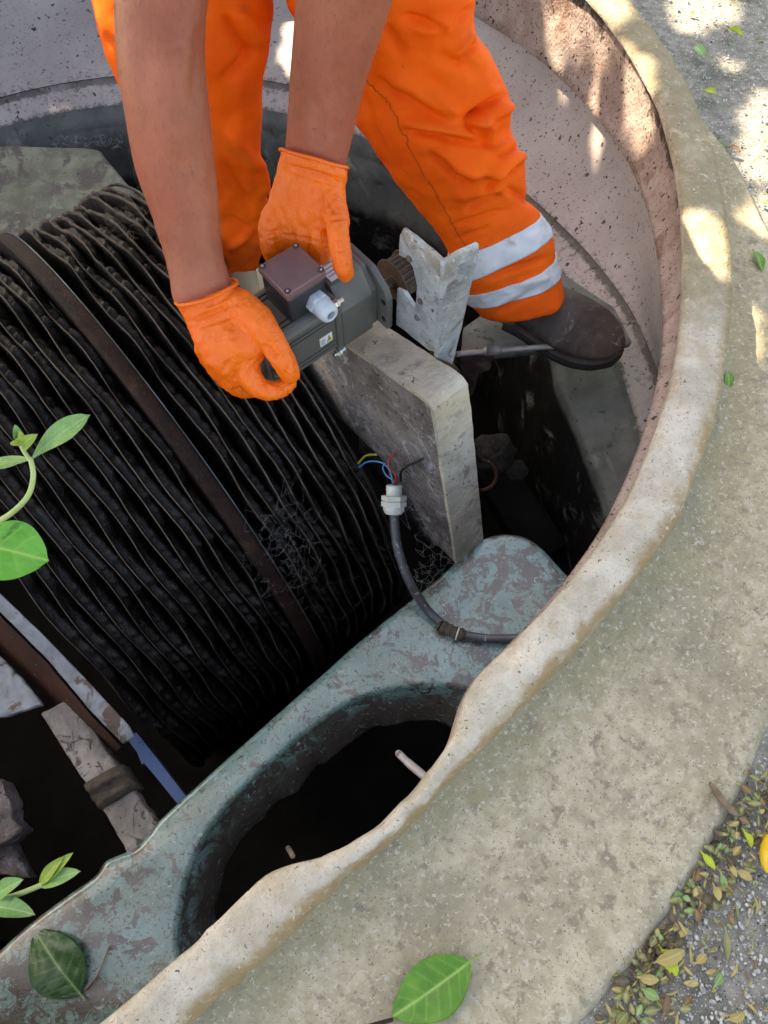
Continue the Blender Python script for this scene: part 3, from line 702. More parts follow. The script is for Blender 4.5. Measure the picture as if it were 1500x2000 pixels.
# gearhead, chamfered
gp = [(-.540, MB + .001), (-.540, MB + .072), (-.546, MB + .080), (-.548, MB + .083), (-.552, MB + .089), (-.562, MB + .103), (-.570, MB + .1045), (-.618, MB + .1045), (-.638, MB + .085), (-.640, MB + .001)]
V, Fc = prism([W(.383, a, b) for a, b in gp], A_ * .052, .0025, 2); mk('gearbox', V, Fc, M_['motor'], motor, autos=35)
gp = [(-.545, MB + .001), (-.545, MB + .070), (-.570, MB + .096), (-.618, MB + .096), (-.636, MB + .08), (-.636, MB + .001)]
V, Fc = prism([W(.4352, a, b) for a, b in gp], A_ * .012, .002, 2); mk('gearbox_neck', V, Fc, M_['motor'], motor, autos=35)
gp = [(-.524, MB + .001), (-.524, MB + .060), (-.532, MB + .074), (-.56, MB + .094), (-.62, MB + .094), (-.650, MB + .06), (-.650, MB + .001)]
V, Fc = prism([W(.4474, a, b) for a, b in gp], A_ * .010, .002, 2); mk('mounting_foot', V, Fc, M_['motor'], motor, autos=35)
for z_ in (.018, .052):
    c = W(.4468, -.532, MB + z_); v, f = cyl(c, c + A_ * .0015, .0042, seg=20); mk('bolt_hole', v, f, M_['hole'], motor)
v, f = cyl(W(.457, -.60, MB + .050), W(.472, -.60, MB + .050), .009); mk('shaft', v, f, M_['pulley'], motor)
# terminal box
bs0, bs1, bn0, bn1 = .315, .3745, -.6145, -.5555
v, f = box(bs0 + .001, bs1 - .001, bn0 + .001, bn1 - .001, MB + .087, .178, .004, 3); tb = mk('terminal_box', v, f, M_['termbox'], motor, autos=35)
v, f = box(bs0 - .0005, bs1 + .0005, bn0 - .0005, bn1 + .0005, .1784, .1905, .0022, 3); mk('lid', v, f, M_['lid'], tb, autos=35)
for (a, b) in ((bs0 + .004, bn0 + .004), (bs1 - .004, bn0 + .004), (bs0 + .004, bn1 - .004), (bs1 - .004, bn1 - .004)):
    c = W(a, b, .1900)
    v, f = lathe(c, Z_, [(0, .0040), (.0015, .0042), (.0022, .0036), (.0023, .0022), (.0010, .0016), (.0009, .0004)], 20); mk('screw', v, f, M_['termbox'], tb)
    v, f = cyl(c + Z_ * .0008, c + Z_ * .0026, .0019, seg=6); mk('screw', v, f, M_['screw'], tb)
# cable gland on the side facing the camera
gc = W(.3555, bn1 - .001, .150)
v, f = lathe(gc, N_, [(0, .0148), (.001, .0152), (.010, .0152), (.011, .0142), (.0112, .0128), (.014, .0128), (.0145, .0136), (.026, .0134), (.030, .0122), (.0325, .0098), (.0330, .0078), (.0320, .0062), (.020, .0058)], 48, hexed=(0, .0105))
gl = mk('cable_gland', v, f, M_['gland'], motor, autos=30)
v, f = cyl(gc + N_ * .0206, gc + N_ * .024, .0059, seg=24); mk('bore', v, f, M_['hole'], gl)
# bolts
for (s_, z_, ln) in ((.376, MB + .098, .0), (.374, MB - .002, .0)):
    c = W(s_, mc[0] + .047, z_)
    v, f = lathe(c - A_ * .010, A_, [(0, .0035), (.004, .0035), (.0041, .0055), (.009, .0055), (.0092, .0068), (.011, .0068), (.0112, .0045), (.019, .0045), (.020, .0030)], 24, hexed=(.004, .0092))
    mk('bolt', v, f, M_['screw'], motor, autos=30)
# warning sticker on the near side
def quad_on(fn, u0, u1, w0, w1): return [fn(u0, w0), fn(u1, w0), fn(u1, w1), fn(u0, w1)]
side = lambda a, b, e=.0006: W(a, mc[0] + .045 + e, b)
st0, st1, sz0, sz1 = .345, .3655, MB + .031, MB + .048
V, Fc = prism(quad_on(side, st0, st1, sz0, sz1), -N_ * .0005, 0); st = mk('warning_sticker', V, Fc, M_['label'], motor, smooth=False)
tri = [side(.3562, sz0 + .0022, .0009), side(.3642, sz0 + .0022, .0009), side(.3602, sz1 - .0022, .0009)]
V, Fc = prism(tri, -N_ * .0004, 0); mk('triangle_border', V, Fc, M_['ink'], st, smooth=False)
ctr = np.mean(tri, axis=0); V, Fc = prism([ctr + (t - ctr) * .78 + N_ * .0003 for t in tri], -N_ * .0003, 0); mk('warning_triangle', V, Fc, M_['yellow'], st, smooth=False)
bolt_ = [(.3606, .0108), (.3590, .0068), (.3602, .0068), (.3597, .0040), (.3614, .0078), (.3603, .0078)]
V, Fc = prism([side(a, sz0 + b, .0016) for a, b in bolt_], -N_ * .0003, 0); mk('lightning_mark', V, Fc, M_['ink'], st, smooth=False)
tx = []
for k in range(4): tx.append(prism(quad_on(lambda a, b: side(a, b, .0010), st0 + .0015, st0 + .0090 - .0012 * (k % 2), sz0 + .003 + k * .0028, sz0 + .0042 + k * .0028), -N_ * .0003, 0))
V, Fc = join(*tx); mk('printed_lines', V, Fc, M_['inkgrey'], st, smooth=False)
# nameplate on gearbox top
top = lambda a, b, e=.0006: W(a, b, MB + .1045 + e)
V, Fc = prism([top(.389, -.566), top(.389, -.610), top(.425, -.610), top(.425, -.566)], -Z_ * .0005, 0); npz = mk('rating_plate', V, Fc, M_['label'], motor, smooth=False)
tx = []
for k in range(6):
    b = -.606 + k * .0062
    tx.append(prism([top(.391, b, .0010), top(.391, b + .002, .0010), top(.423 - .006 * (k % 3), b + .002, .0010), top(.423 - .006 * (k % 3), b, .0010)], -Z_ * .0003, 0))
V, Fc = join(*tx); mk('printed_lines', V, Fc, M_['inkgrey'], npz, smooth=False)

# toothed pulley behind the bracket
pc = atd(768, 548, 1.17)
pul = root('toothed_pulley', tuple(pc - Z_ * .03), 'rusty brown toothed pulley between the motor and the upright bracket', 'pulley')
nA = 22; prof_r = []
V = []
for s_ in (0, .026):
    for j in range(nA * 4):
        a = 2 * math.pi * j / (nA * 4); r = .0315 if j % 4 < 2 else .0280; V.append(pc + A_ * s_ + r * (math.cos(a) * N_ + math.sin(a) * Z_))
nn_ = nA * 4; Fc = grid_faces(2, nn_) + [tuple(range(nn_))[::-1], tuple(range(nn_, 2 * nn_))]
V, Fc = fixn(V, Fc); mk('toothed_wheel', V, Fc, M_['pulley'], pul, smooth=False)
for s_ in (-.003, .026):
    v, f = lathe(pc + A_ * s_, A_, [(0, .034), (.0005, .0355), (.0025, .0355), (.003, .034)], 48); mk('rim_flange', v, f, M_['pulley'], pul)
v, f = cyl(pc - A_ * .07, pc + A_ * .06, .009); mk('axle', v, f, M_['pulley'], pul)

# ------------------------------------------------------------------ old cable with gland and wires
g0 = atz(769, 1000, -.185); g1 = atz(770, 945, -.160)
cab = root('power_cable', tuple(atz(850, 1208, DZ)), 'black cable with grey white gland hanging by the channel web', 'cable')
cp = [g0, atz(772, 1040, -.205), atz(779, 1080, -.222), atz(800, 1137, -.25), atz(826, 1180, DZ + .024), atz(855, 1212, DZ + .013), atz(890, 1235, DZ + .014), atz(925, 1244, DZ + .014), atz(970, 1248, DZ + .014), atz(1030, 1243, DZ + .016), atz(1120, 1215, DZ + .02)]
v, f = tube(onseg(cp, n=8), .0075, 16); mk('sheath', v, f, M_['cable'], cab)
ax = g1 - g0; ax /= np.linalg.norm(ax)
v, f = lathe(g0 - ax * .004, ax, [(0, .0095), (.001, .013), (.006, .0165), (.013, .0175), (.0135, .019), (.021, .019), (.0215, .0165), (.0225, .0165), (.023, .0188), (.030, .0188), (.0305, .0125), (.046, .0125), (.047, .0105)], 36, hexed=(.0134, .0301))
mk('gland', v, f, M_['glandold'], cab, autos=30)
def wire(px, m, r=.0016):
    v, f = tube(onseg([atz(u, w_, -.158) * (1 - k) + onp(u, w_, .394) * k for u, w_, k in px], n=6), r, 8); mk('wire', v, f, M_[m], cab)
wire([(768, 948, 0), (765, 930, .1), (757, 912, .2), (740, 902, .3), (718, 902, .35), (702, 912, .4)], 'wblue')
wire([(770, 948, 0), (773, 930, .1), (762, 915, .2), (760, 900, .3), (770, 886, .4)], 'wred')
wire([(772, 948, 0), (768, 938, .05), (756, 930, .1), (748, 915, .2), (752, 905, .2)], 'wblue', .0013)
wire([(774, 948, 0), (772, 940, .05), (760, 932, .1), (762, 925, .15)], 'wred', .0013)
wire([(782, 940, .9), (784, 920, .95), (795, 910, 1), (815, 902, 1), (825, 896, 1)], 'wblack', .0022)
wire([(700, 905, .6), (715, 890, .7), (735, 888, .8)], 'wygreen', .002)
# cable tie clot
pc_ = atz(878, 1228, DZ + .014)
v, f = tube(onseg([atz(u, w_, DZ + z_) for u, w_, z_ in ((862, 1222, .014), (875, 1229, .014), (890, 1236, .014), (905, 1240, .014))], n=4), [.0088 + .0012 * (k % 3) for k in range(13)], 12); mk('tape_wrap', v, f, M_['tape'], cab)
v, f = lathe(atz(892, 1237, DZ + .014), atz(904, 1241, DZ + .014) - atz(892, 1237, DZ + .014), [(0, .0085), (0, .0112), (.0025, .0112), (.0025, .0085)], 20); mk('cable_tie', v, f, M_['glandold'], cab)

# ------------------------------------------------------------------ left end support, rod, debris
lf = root('left_support', tuple(atz(190, 1500, DZ)), 'scaly grey channel beam with a dark cloth wrap at lower left', 'metal support')
ZL = -.316
P = [atz(u, v, ZL) for u, v in [(78, 1392), (108, 1378), (140, 1364), (200, 1455), (262, 1545), (330, 1640), (262, 1690), (205, 1590), (140, 1490)]]
V, Fc = prism(P, -Z_ * .035, .004, 2, 3, .0018); M_['beam'] = mat('scaly_grey_beam', (.15, .135, .125), (.30, .275, .255), 20, .75, .3, patches=((24, .54, .62, (.07, .06, .055), 1.8), (12, .56, .68, (.27, .20, .14), .8)), specks=((110, .65, (.05, .045, .04)),), bump=((50, .9, .005), (160, .8, .002))); mk('beam', V, Fc, M_['beam'], lf, autos=50)
V = []
ctrs = [((186 + 12 * k), (1538 - 0 * k + 0), 0) for k in range(4)]
rows = []
for k in range(7):
    t = k / 6; L0 = np.array([170 + 36 * t, 1535 + 48 * t]); R0 = np.array([243 + 32 * t, 1495 + 46 * t])
    a = atz(*L0, ZL - .015); b = atz(*R0, ZL - .015); h = np.linalg.norm(b - a) / 2
    rows.append(((a + b) / 2, (b - a) / 2 * (1.08 + .06 * (k % 2)), Z_ * (.024 + .004 * (k % 3))))
v, f, _ = stations(rows, 4, 28, 3.2); v = [np.array(q) + .002 * nz(q, 50, 3) for q in v]; mk('cloth_wrap', v, f, M_['tape'], lf)
strut = root('angle_strut', tuple(atz(120, 1300, -.3)), 'long pale angle strut along the lower left edge of the drum', 'strut')
def zq(pts): return [atz(u, v, z) for u, v, z in pts]
V, Fc = prism(zq([(-120, 1020, -.20), (-20, 1140, -.22), (90, 1245, -.24), (180, 1340, -.26), (252, 1418, -.275), (262, 1438, -.285), (240, 1452, -.29), (180, 1392, -.275), (95, 1290, -.255), (0, 1195, -.24), (-120, 1070, -.22)]), -Z_ * .006, .001, 1, 3, .001); mk('flange_strip', V, Fc, M_['flaky'], strut, autos=50)
V, Fc = prism(zq([(-120, 1078, -.235), (0, 1203, -.25), (95, 1298, -.265), (178, 1398, -.285), (236, 1458, -.30), (225, 1470, -.34), (160, 1425, -.34), (60, 1330, -.34), (-60, 1210, -.34), (-140, 1130, -.32)]), -Z_ * .004, .001, 1, 3, .0008); mk('rusted_web', V, Fc, M_['rust'], strut, autos=50)
pan = zq([(-140, 1180, -.30), (-60, 1235, -.30), (10, 1290, -.30), (60, 1345, -.30), (82, 1376, -.30), (20, 1398, -.31), (-60, 1405, -.31), (-160, 1400, -.31)])
V, Fc = prism(pan, -Z_ * .010, .002, 1, 3, .0015); o = mk('flaking_panel', V, Fc, M_['flaky'], strut, autos=50)
blk = root('corroded_block', tuple(atz(0, 1680, -.42)), 'dark corroded steel block at the left edge below the beam', 'steel block')
V, Fc = prism(zq([(-120, 1500, -.33), (0, 1522, -.33), (18, 1560, -.33), (22, 1600, -.34), (42, 1618, -.34), (20, 1640, -.34), (-20, 1655, -.34), (-120, 1660, -.34)]), -Z_ * .05, .004, 2, 3, .002); mk('upper_piece', V, Fc, M_['galvdark'], blk, autos=50)
V, Fc = prism(zq([(-100, 1650, -.42), (0, 1652, -.42), (20, 1640, -.42), (60, 1716, -.44), (0, 1708, -.44), (-100, 1720, -.44)]), -Z_ * .03, .004, 2, 3, .002); mk('lower_piece', V, Fc, M_['galvdark'], blk, autos=50)
# sky reflected in trough water, painted as a solid blue strip
trough = zq([(243, 1424, -.46), (262, 1432, -.46), (372, 1560, -.46), (330, 1570, -.46)])
wt = zq([(238, 1438, -.52), (262, 1424, -.52), (420, 1610, -.52), (360, 1640, -.52), (300, 1545, -.52)])
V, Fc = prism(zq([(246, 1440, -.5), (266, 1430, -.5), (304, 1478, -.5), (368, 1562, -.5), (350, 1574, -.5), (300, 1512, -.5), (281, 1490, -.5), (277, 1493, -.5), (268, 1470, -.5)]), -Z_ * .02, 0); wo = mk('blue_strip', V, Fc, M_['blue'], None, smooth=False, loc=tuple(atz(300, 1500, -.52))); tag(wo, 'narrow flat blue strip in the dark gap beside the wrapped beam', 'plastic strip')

# rod and what hangs below it
rd = root('step_rod', tuple(atz(985, 690, -.23)), 'thin pale steel rod running from the bracket to the boot', 'rod')
v, f = tube(onseg([atz(892, 692, -.215), atz(930, 688, -.212), atz(965, 686, -.212), atz(1030, 680, -.212), atz(1083, 676, -.212)], n=4), .0052, 12); mk('bar', v, f, M_['steelrod'], rd)
v, f = tube([atz(951, 686, -.210), atz(971, 684, -.210)], .0085, 14); mk('collar', v, f, M_['steelrod'], rd)
# foot board under the right boot
V, Fc = prism(zq([(905, 640, -.245), (960, 600, -.245), (1080, 520, -.245), (1200, 600, -.245), (1235, 668, -.245), (1115, 708, -.245), (1083, 682, -.245), (900, 698, -.245)]), -Z_ * .015, .002, 1, 2, .001)
mk('foot_board', V, Fc, M_['greywall'], tank, autos=50)
# membrane
V = []; nu, nv_ = 24, 18
for i in range(nu):
    t = i / (nu - 1); a = atz(897 + 75 * t, 694 - 6 * t, -.225); b = atz(915 + 20 * t, 775 - 70 * t ** 2 * .6, -.42 + .1 * t)
    for j in range(nv_):
        k = j / (nv_ - 1); q = a + (b - a) * k; q = q + np.array([.006, -.004, 0]) * nz(q, 25, 3) * math.sin(math.pi * k) * 2; V.append(q)
fm = grid_faces(nu, nv_, False); b = len(V); V2 = V + [np.array(q) + np.array([0, .003, 0]) for q in V]; fm2 = [tuple(i + b for i in q)[::-1] for q in fm]
mo = mk('hanging_membrane', V2, fm + fm2, M_['skirt'], None, loc=tuple(atz(930, 700, -.3))); tag(mo, 'torn brown membrane hanging under the pale rod', 'membrane')
# lumps in the dark
def lump(u, v, z, r, name, lab, cat):
    c = atz(u, v, z); bm = bmesh.new(); bmesh.ops.create_icosphere(bm, subdivisions=4, radius=r)
    for q in bm.verts: q.co = q.co * (1 + .35 * nz(q.co + Vector(c), 30, 4)); q.co.z *= .6
    V = [tuple(np.array(q.co) + c) for q in bm.verts]; bm.verts.index_update(); Fc = [[x.index for x in f.verts] for f in bm.faces]; bm.free()
    tag(mk(name, V, Fc, M_['stone'], None, loc=tuple(c - Z_ * r * .5)), lab, cat)
lump(965, 885, -.50, .042, 'sludge_lump', 'larger crusty lump in the dark pit right of the channel', 'lump')
lump(1010, 918, -.52, .026, 'sludge_lump', 'small crusty lump in the dark pit, lower right one', 'lump')
V, Fc = prism(zq([(905, 880, -.60), (960, 850, -.60), (1110, 1060, -.60), (1040, 1110, -.60)]), -Z_ * .05, .003, 1, 2, .003)
tag(mk('sunken_board', V, Fc, M_['void'], None, loc=tuple(atz(1000, 980, -.65))), 'dark slimy board lying deep in the right pit', 'board')
# ring of old pipe
P = [atz(940, 928, -.45) + .03 * (math.cos(a) * X_ + math.sin(a) * U_) for a in np.linspace(-1.6, 1.4, 20)]
v, f = tube(P, .004, 8); tag(mk('pipe_ring', v, f, M_['rust'], None, loc=tuple(atz(940, 928, -.48))), 'brown curved pipe edge just right of the channel end', 'pipe')
# stick and stub by the torn lip
v, f = tube(onseg([atz(779, 1472, -.055), atz(800, 1492, -.05), atz(836, 1522, -.042)], n=4), [.0045] * 4 + [.0050] * 5, 10); tag(mk('steel_pin', v, f, M_['steelrod'], None, loc=tuple(atz(805, 1495, -.06))), 'grey pin poking out from the torn lip over the round opening', 'pin')
v, f = tube([atz(563, 1657, -.05), atz(572, 1672, -.045)], .003, 8); tag(mk('twig_stub', v, f, M_['twig'], None, loc=tuple(atz(566, 1662, -.055))), 'tiny brown twig stub behind the lip at bottom centre', 'twig')
# tear in the flange edge, added as a brown sliver
v, f = tube(onseg([atz(1388, 1530, -.113), atz(1405, 1555, -.108), atz(1425, 1580, -.112), atz(1440, 1592, -.118)], n=4), [.002, .003, .004, .0045, .005, .005, .005, .005, .004, .004, .003, .003, .002], 8)
tag(mk('bark_sliver', v, f, M_['twig'], None, loc=tuple(atz(1415, 1565, -.12))), 'brown sliver of bark on the flange corner above the leaf litter', 'bark')  # stands for a tear in the flange edge, not bark

# ------------------------------------------------------------------ person
person = root('person', (-.0, 1.15, -.3), 'worker in orange hi-vis trousers and gloves bending over the tank', 'person')
armL = [((-.33, 1.02, .74), .060), ]
def st3(c, r, nxt, flat=1.):
    c = np.array(c, float); t = np.array(nxt, float) - c; t /= np.linalg.norm(t); u = X_ - t * (X_ @ t); u /= np.linalg.norm(u); v = np.cross(u, t); v /= np.linalg.norm(v)
    if v @ (O_ - c) < 0: v = -v
    return (c, u * r, v * r * flat)
e1 = pst(222, -150, 424, -150, .765)[0]; e2 = pst(590, -150, 785, -150, .775)[0]
shL = np.array([-.33, .985, .70]); shR = np.array([.03, .985, .74])
ra = [st3(shL, .062, e1), st3(shL * .5 + e1 * .5, .056, e1),
      pst(222, -150, 424, -150, .765, .9), pst(224, -60, 416, -60, .785, .9), pst(221, 0, 408, 0, .797, .88), pst(223, 60, 402, 60, .805, .86), pst(228, 130, 403, 130, .815, .85), pst(244, 230, 411, 222, .84, .84),
      pst(263, 330, 420, 318, .873, .82), pst(291, 410, 428, 395, .90, .80), pst(317, 480, 433, 462, .922, .78), pst(330, 535, 440, 510, .938, .76), pst(334, 578, 452, 545, .95, .74), pst(352, 612, 462, 572, .958, .68), pst(375, 650, 480, 610, .968, .55)]
la = [st3(shR, .062, e2), st3(shR * .5 + e2 * .5, .056, e2),
      pst(590, -150, 785, -150, .775, .9), pst(584, -60, 780, -60, .81, .9), pst(577, 0, 767, 2, .832, .88), pst(571, 75, 744, 75, .86, .86), pst(566, 140, 720, 145, .885, .84), pst(562, 205, 702, 212, .912, .80),
      pst(558, 265, 688, 275, .938, .76), pst(555, 305, 674, 330, .955, .70), pst(552, 345, 668, 370, .965, .60)]
def arm(rows):
    v, f, _ = stations(rows, 8, 40); return v, f
def ell(c, r, sx, sy, sz, rot=None):
    bm = bmesh.new(); bmesh.ops.create_icosphere(bm, subdivisions=3, radius=1)
    V = [np.array(c) + np.array([q.co.x * sx, q.co.y * sy, q.co.z * sz]) for q in bm.verts]; bm.verts.index_update(); Fc = [[x.index for x in f.verts] for f in bm.faces]; bm.free()
    return V, Fc
hip = np.array([-.14, 1.44, .60]); chest = np.array([-.15, 1.06, .76])
trs = [(hip + (0, .05, -.02), X_ * .14, Z_ * .10), (hip, X_ * .165, Z_ * .115), (hip * .6 + chest * .4, X_ * .155, Z_ * .105), (chest, X_ * .175, Z_ * .115), (chest + (0, -.09, .03), X_ * .15, Z_ * .09), (chest + (0, -.14, .05), X_ * .07, Z_ * .06)]
torso = stations(trs, 6, 40)[:2]
neck = tube([chest + (0, -.08, .03), chest + (0, -.17, .06), chest + (.0, -.22, .07)], .058, 20)
hd = chest + np.array([0, -.32, .045])
head = [ell(hd, 1, .076, .105, .098), ell(hd + (0, -.035, -.055), 1, .058, .07, .055), ell(hd + (0, -.022, -.108), 1, .014, .028, .016), ell(hd + (-.078, .01, -.01), 1, .012, .02, .032), ell(hd + (.078, .01, -.01), 1, .012, .02, .032),
        ell(hd + (0, -.06, -.092), 1, .028, .012, .010)]
V, Fc = fuse([arm(ra), arm(la), torso, neck] + head, .006, 4)
# forearm relief: crease at the elbow bend, tendons near the wrist
Nn = vnormals(V, Fc); uu, vv = proj(V); fr = (Nn * (O_ - V)).sum(1) > 0
def seg_disp(uu, vv, p0, p1, wd, amp):
    p0 = np.array(p0, float); p1 = np.array(p1, float); d = p1 - p0; L = np.linalg.norm(d); d /= L
    t = ((uu - p0[0]) * d[0] + (vv - p0[1]) * d[1]); x = (uu - p0[0]) * -d[1] + (vv - p0[1]) * d[0]
    e = np.clip(t / (.25 * L), 0, 1) * np.clip((L - t) / (.25 * L), 0, 1); e = e * e * (3 - 2 * e)
    return amp * e * np.exp(-(x / wd) ** 2)
dsp = np.zeros(len(V))
for a, b, w_, am in (((628, 235), (636, 300), 3, .0016), ((636, 250), (655, 305), 3, .0014), ((606, 230), (600, 300), 4, .0016), ((300, 420), (345, 560), 8, .0014), ((408, 480), (425, 560), 5, .0016), ((375, 470), (395, 565), 4, .0013), ((325, 430), (372, 575), 3, .0010), ((250, 100), (400, 96), 5, -.0012), ((255, 112), (395, 110), 4, -.001), ((395, 30), (380, 230), 16, -.0035), ((330, 60), (345, 330), 30, .002), ((270, 60), (300, 330), 18, -.0012), ((392, 300), (405, 520), 10, .0018), ((360, 380), (385, 560), 7, -.0012), ((640, 190), (648, 310), 7, .0014), ((620, 180), (622, 300), 8, -.0012), ((665, 120), (650, 200), 14, -.001), ((345, 560), (440, 525), 5, -.0012)):
    dsp += 1.5 * seg_disp(uu, vv, a, b, w_, am)
V = V + Nn * (dsp * fr)[:, None]
mk('body', V, Fc, M_['skin'], person)
hv = []; hf = []; uu, vv = proj(V); Nn = vnormals(V, Fc)
cand = np.where(((vv > -40) & (vv < 560) & (uu < 460)) | ((vv > -40) & (vv < 280) & (uu > 540)))[0]
for k in rng.choice(cand, 4200):
    p = V[k] + rng.normal(size=3) * .002; n_ = Nn[k]; ax_ = np.array([.05, -.35, -.9]); t_ = ax_ - n_ * (ax_ @ n_) * .8 + rng.normal(size=3) * .25; t_ /= np.linalg.norm(t_); L_ = random.uniform(.005, .012)
    sd = np.cross(t_, n_); sd = sd / (np.linalg.norm(sd) + 1e-9) * .00013; b = len(hv)
    hv += [p - sd, p + sd, p + t_ * L_ + n_ * .0015, p + n_ * .0001]; hf += [(b, b + 1, b + 2), (b, b + 2, b + 3), (b + 1, b + 3, b + 2)]
M_['armhair'] = mat('fine_arm_hair', (.12, .06, .035), (.2, .11, .07), 60, .6, .3, bump=())
ah = mk('arm_hair', hv, hf, M_['armhair'], person, smooth=False); ah['kind'] = 'stuff'
# shirt over the torso
rowsS = [(hip + (0, .06, -.02), X_ * .17, Z_ * .125), (hip, X_ * .18, Z_ * .13), (hip * .6 + chest * .4, X_ * .175, Z_ * .125), (chest, X_ * .195, Z_ * .13), (chest + (0, -.10, .03), X_ * .165, Z_ * .105), (chest + (0, -.135, .045), X_ * .085, Z_ * .08)]
slv = lambda sh, e: stations([st3(sh * 1.15 - e * .15, .075, e), st3(sh, .078, e), st3(sh * .55 + e * .45, .072, e)], 5, 32)[:2]
V, Fc = fuse([stations(rowsS, 6, 40)[:2], slv(shL, e1), slv(shR, e2)], .010, 4)
V = V + vnormals(V, Fc) * np.array([.006 * nz(q, 14, 3) for q in V])[:, None]; mk('shirt', V, Fc, M_['shirt'], person)
V, Fc = ell(hd + (0, .016, .012), 1, .084, .100, .098); mk('hair', V, Fc, M_['hair'], person)
for sx in (-.03, .03): v, f = ell(hd + (sx, -.062, -.062), 1, .012, .011, .012); mk('eye', v, f, M_['label'], person)

# trousers ------------------------------------------------------
legR_rows = [((-.08, 1.46, .60), X_ * .12, np.array([0, -.03, -.11])), ((-.07, 1.33, .52), X_ * .118, np.array([0, -.05, -.105])),
    pst(560, -190, 905, -190, .985, .85), pst(556, -80, 920, -80, 1.0, .85), pst(562, 0, 925, 0, 1.02, .8), pst(600, 60, 932, 55, 1.05, .8), pst(645, 125, 962, 120, 1.09, .8), pst(690, 195, 985, 190, 1.13, .8), pst(700, 245, 995, 250, 1.16, .8),
    pst(738, 300, 1022, 315, 1.20, .8, .1), pst(775, 352, 1027, 355, 1.235, .8, .15), pst(825, 412, 1030, 387, 1.265, .8, .15), pst(862, 458, 1048, 405, 1.285, .8, .18), pst(878, 492, 1058, 418, 1.30, .8, .2), pst(884, 545, 1078, 457, 1.325, .8, .2),
    pst(892, 560, 1086, 500, 1.345, .8, .28), pst(912, 578, 1094, 532, 1.355, .8, .34), pst(928, 596, 1101, 560, 1.365, .78, .38), pst(938, 606, 1104, 582, 1.372, .76, .38), pst(946, 606, 1098, 584, 1.375, .70, .36), pst(960, 596, 1085, 580, 1.372, .6, .3)]
def leg(rows, dense, seg, creases, name, seed, amp=.006):
    v, f, nr = stations(rows, dense, seg, 2.2, False)
    v, f = np.array(v), f
    Nn = vnormals(v, f); c = v.reshape(nr, seg, 3).mean(1).repeat(seg, 0)
    if ((Nn * (v - c)).sum(1)).mean() < 0: Nn = -Nn; f = [q[::-1] for q in f]
    uu, vv = proj(v); fr = np.clip((Nn * (O_ - v)).sum(1) * 3, 0, 1)
    d = np.zeros(len(v))
    for (a, b, w_, am) in creases: d += 1.35 * seg_disp(uu, vv, a, b, w_, am)
    d = d * fr + np.array([amp * nz(q + seed, 7, 4) + amp * .42 * nz(q + seed * 2, 26, 4) for q in v])
    return v + Nn * d[:, None], f, nr, Nn
crR = [((900, 240), (985, 180), 7, -.013), ((915, 255), (995, 200), 10, .009), ((895, 236), (975, 292), 8, -.011), ((905, 225), (970, 260), 12, .009), ((775, 248), (975, 292), 8, -.010), ((770, 232), (960, 270), 14, .010),
       ((832, 292), (925, 372), 9, -.009), ((845, 288), (945, 350), 14, .009), ((935, 375), (1025, 318), 8, -.013), ((950, 348), (1028, 298), 13, .012), ((900, 412), (985, 378), 7, -.008), ((880, 385), (980, 360), 13, .007),
       ((745, 135), (905, 240), 18, .010), ((760, 165), (890, 255), 12, -.007), ((778, 28), (870, 55), 9, -.008), ((800, 60), (905, 40), 14, .006), ((870, 60), (925, 10), 8, -.006), ((840, 100), (960, 150), 14, -.005),
       ((960, 160), (985, 260), 14, .007), ((720, 260), (800, 380), 10, .004), ((905, 242), (955, 262), 3.5, -.006), ((940, 378), (990, 345), 3.5, -.007), ((905, 238), (945, 208), 3.5, -.007), ((850, 300), (905, 350), 4, -.005), ((800, 252), (880, 268), 4, -.005), ((750, 40), (790, 120), 10, -.006), ((880, 120), (930, 60), 9, .007), ((890, 130), (940, 80), 5, -.006), ((735, 150), (790, 200), 6, -.005), ((830, 160), (900, 230), 6, .006), ((960, 300), (1015, 270), 6, .006), ((965, 312), (1020, 285), 4, -.006), ((870, 440), (1000, 405), 5, -.004), ((880, 470), (960, 440), 4, -.003), ((985, 365), (1045, 400), 8, -.006), ((860, 320), (1000, 345), 10, .005), ((960, 480), (1060, 440), 8, -.003), ((940, 545), (1080, 500), 6, -.006),
       ((960, 618), (1060, 560), 7, -.005), ((1000, 560), (1080, 540), 9, .004), ((700, 160), (760, 330), 6, -.004)]
trou = mk('trousers', *leg(legR_rows, 14, 144, crR, 'r', 3.)[:2], M_['trouser'], person)
vR, fR, nrR, NR = leg(legR_rows, 14, 144, crR, 'r', 3.)
legL_rows = [((-.20, 1.46, .60), X_ * .12, np.array([0, -.03, -.11])), ((-.23, 1.33, .52), X_ * .118, np.array([0, -.05, -.105])),
    pst(165, -190, 520, -190, 1.02, .8), pst(172, -80, 530, -80, 1.03, .8), pst(182, 0, 532, 0, 1.05, .8), pst(202, 80, 524, 85, 1.08, .8), pst(228, 155, 514, 165, 1.12, .8), pst(262, 225, 513, 230, 1.16, .8), pst(300, 300, 512, 305, 1.21, .8),
    pst(345, 370, 522, 372, 1.27, .8), pst(375, 430, 522, 430, 1.32, .8), pst(400, 480, 515, 482, 1.36, .8), pst(415, 520, 500, 520, 1.39, .78), pst(425, 545, 488, 535, 1.40, .7)]
crL = [((430, 20), (500, 120), 10, -.009), ((455, 10), (520, 90), 14, .008), ((430, 160), (500, 90), 9, -.007), ((440, 240), (508, 340), 12, .008), ((425, 300), (500, 420), 9, -.007), ((505, 300), (520, 390), 8, .008), ((430, 420), (515, 470), 10, -.007), ((440, 490), (505, 450), 8, .006), ((200, 60), (260, 160), 12, -.006), ((470, 120), (470, 300), 14, .004)]
vL, fL, nrL, NL = leg(legL_rows, 12, 120, crL, 'l', 11.)
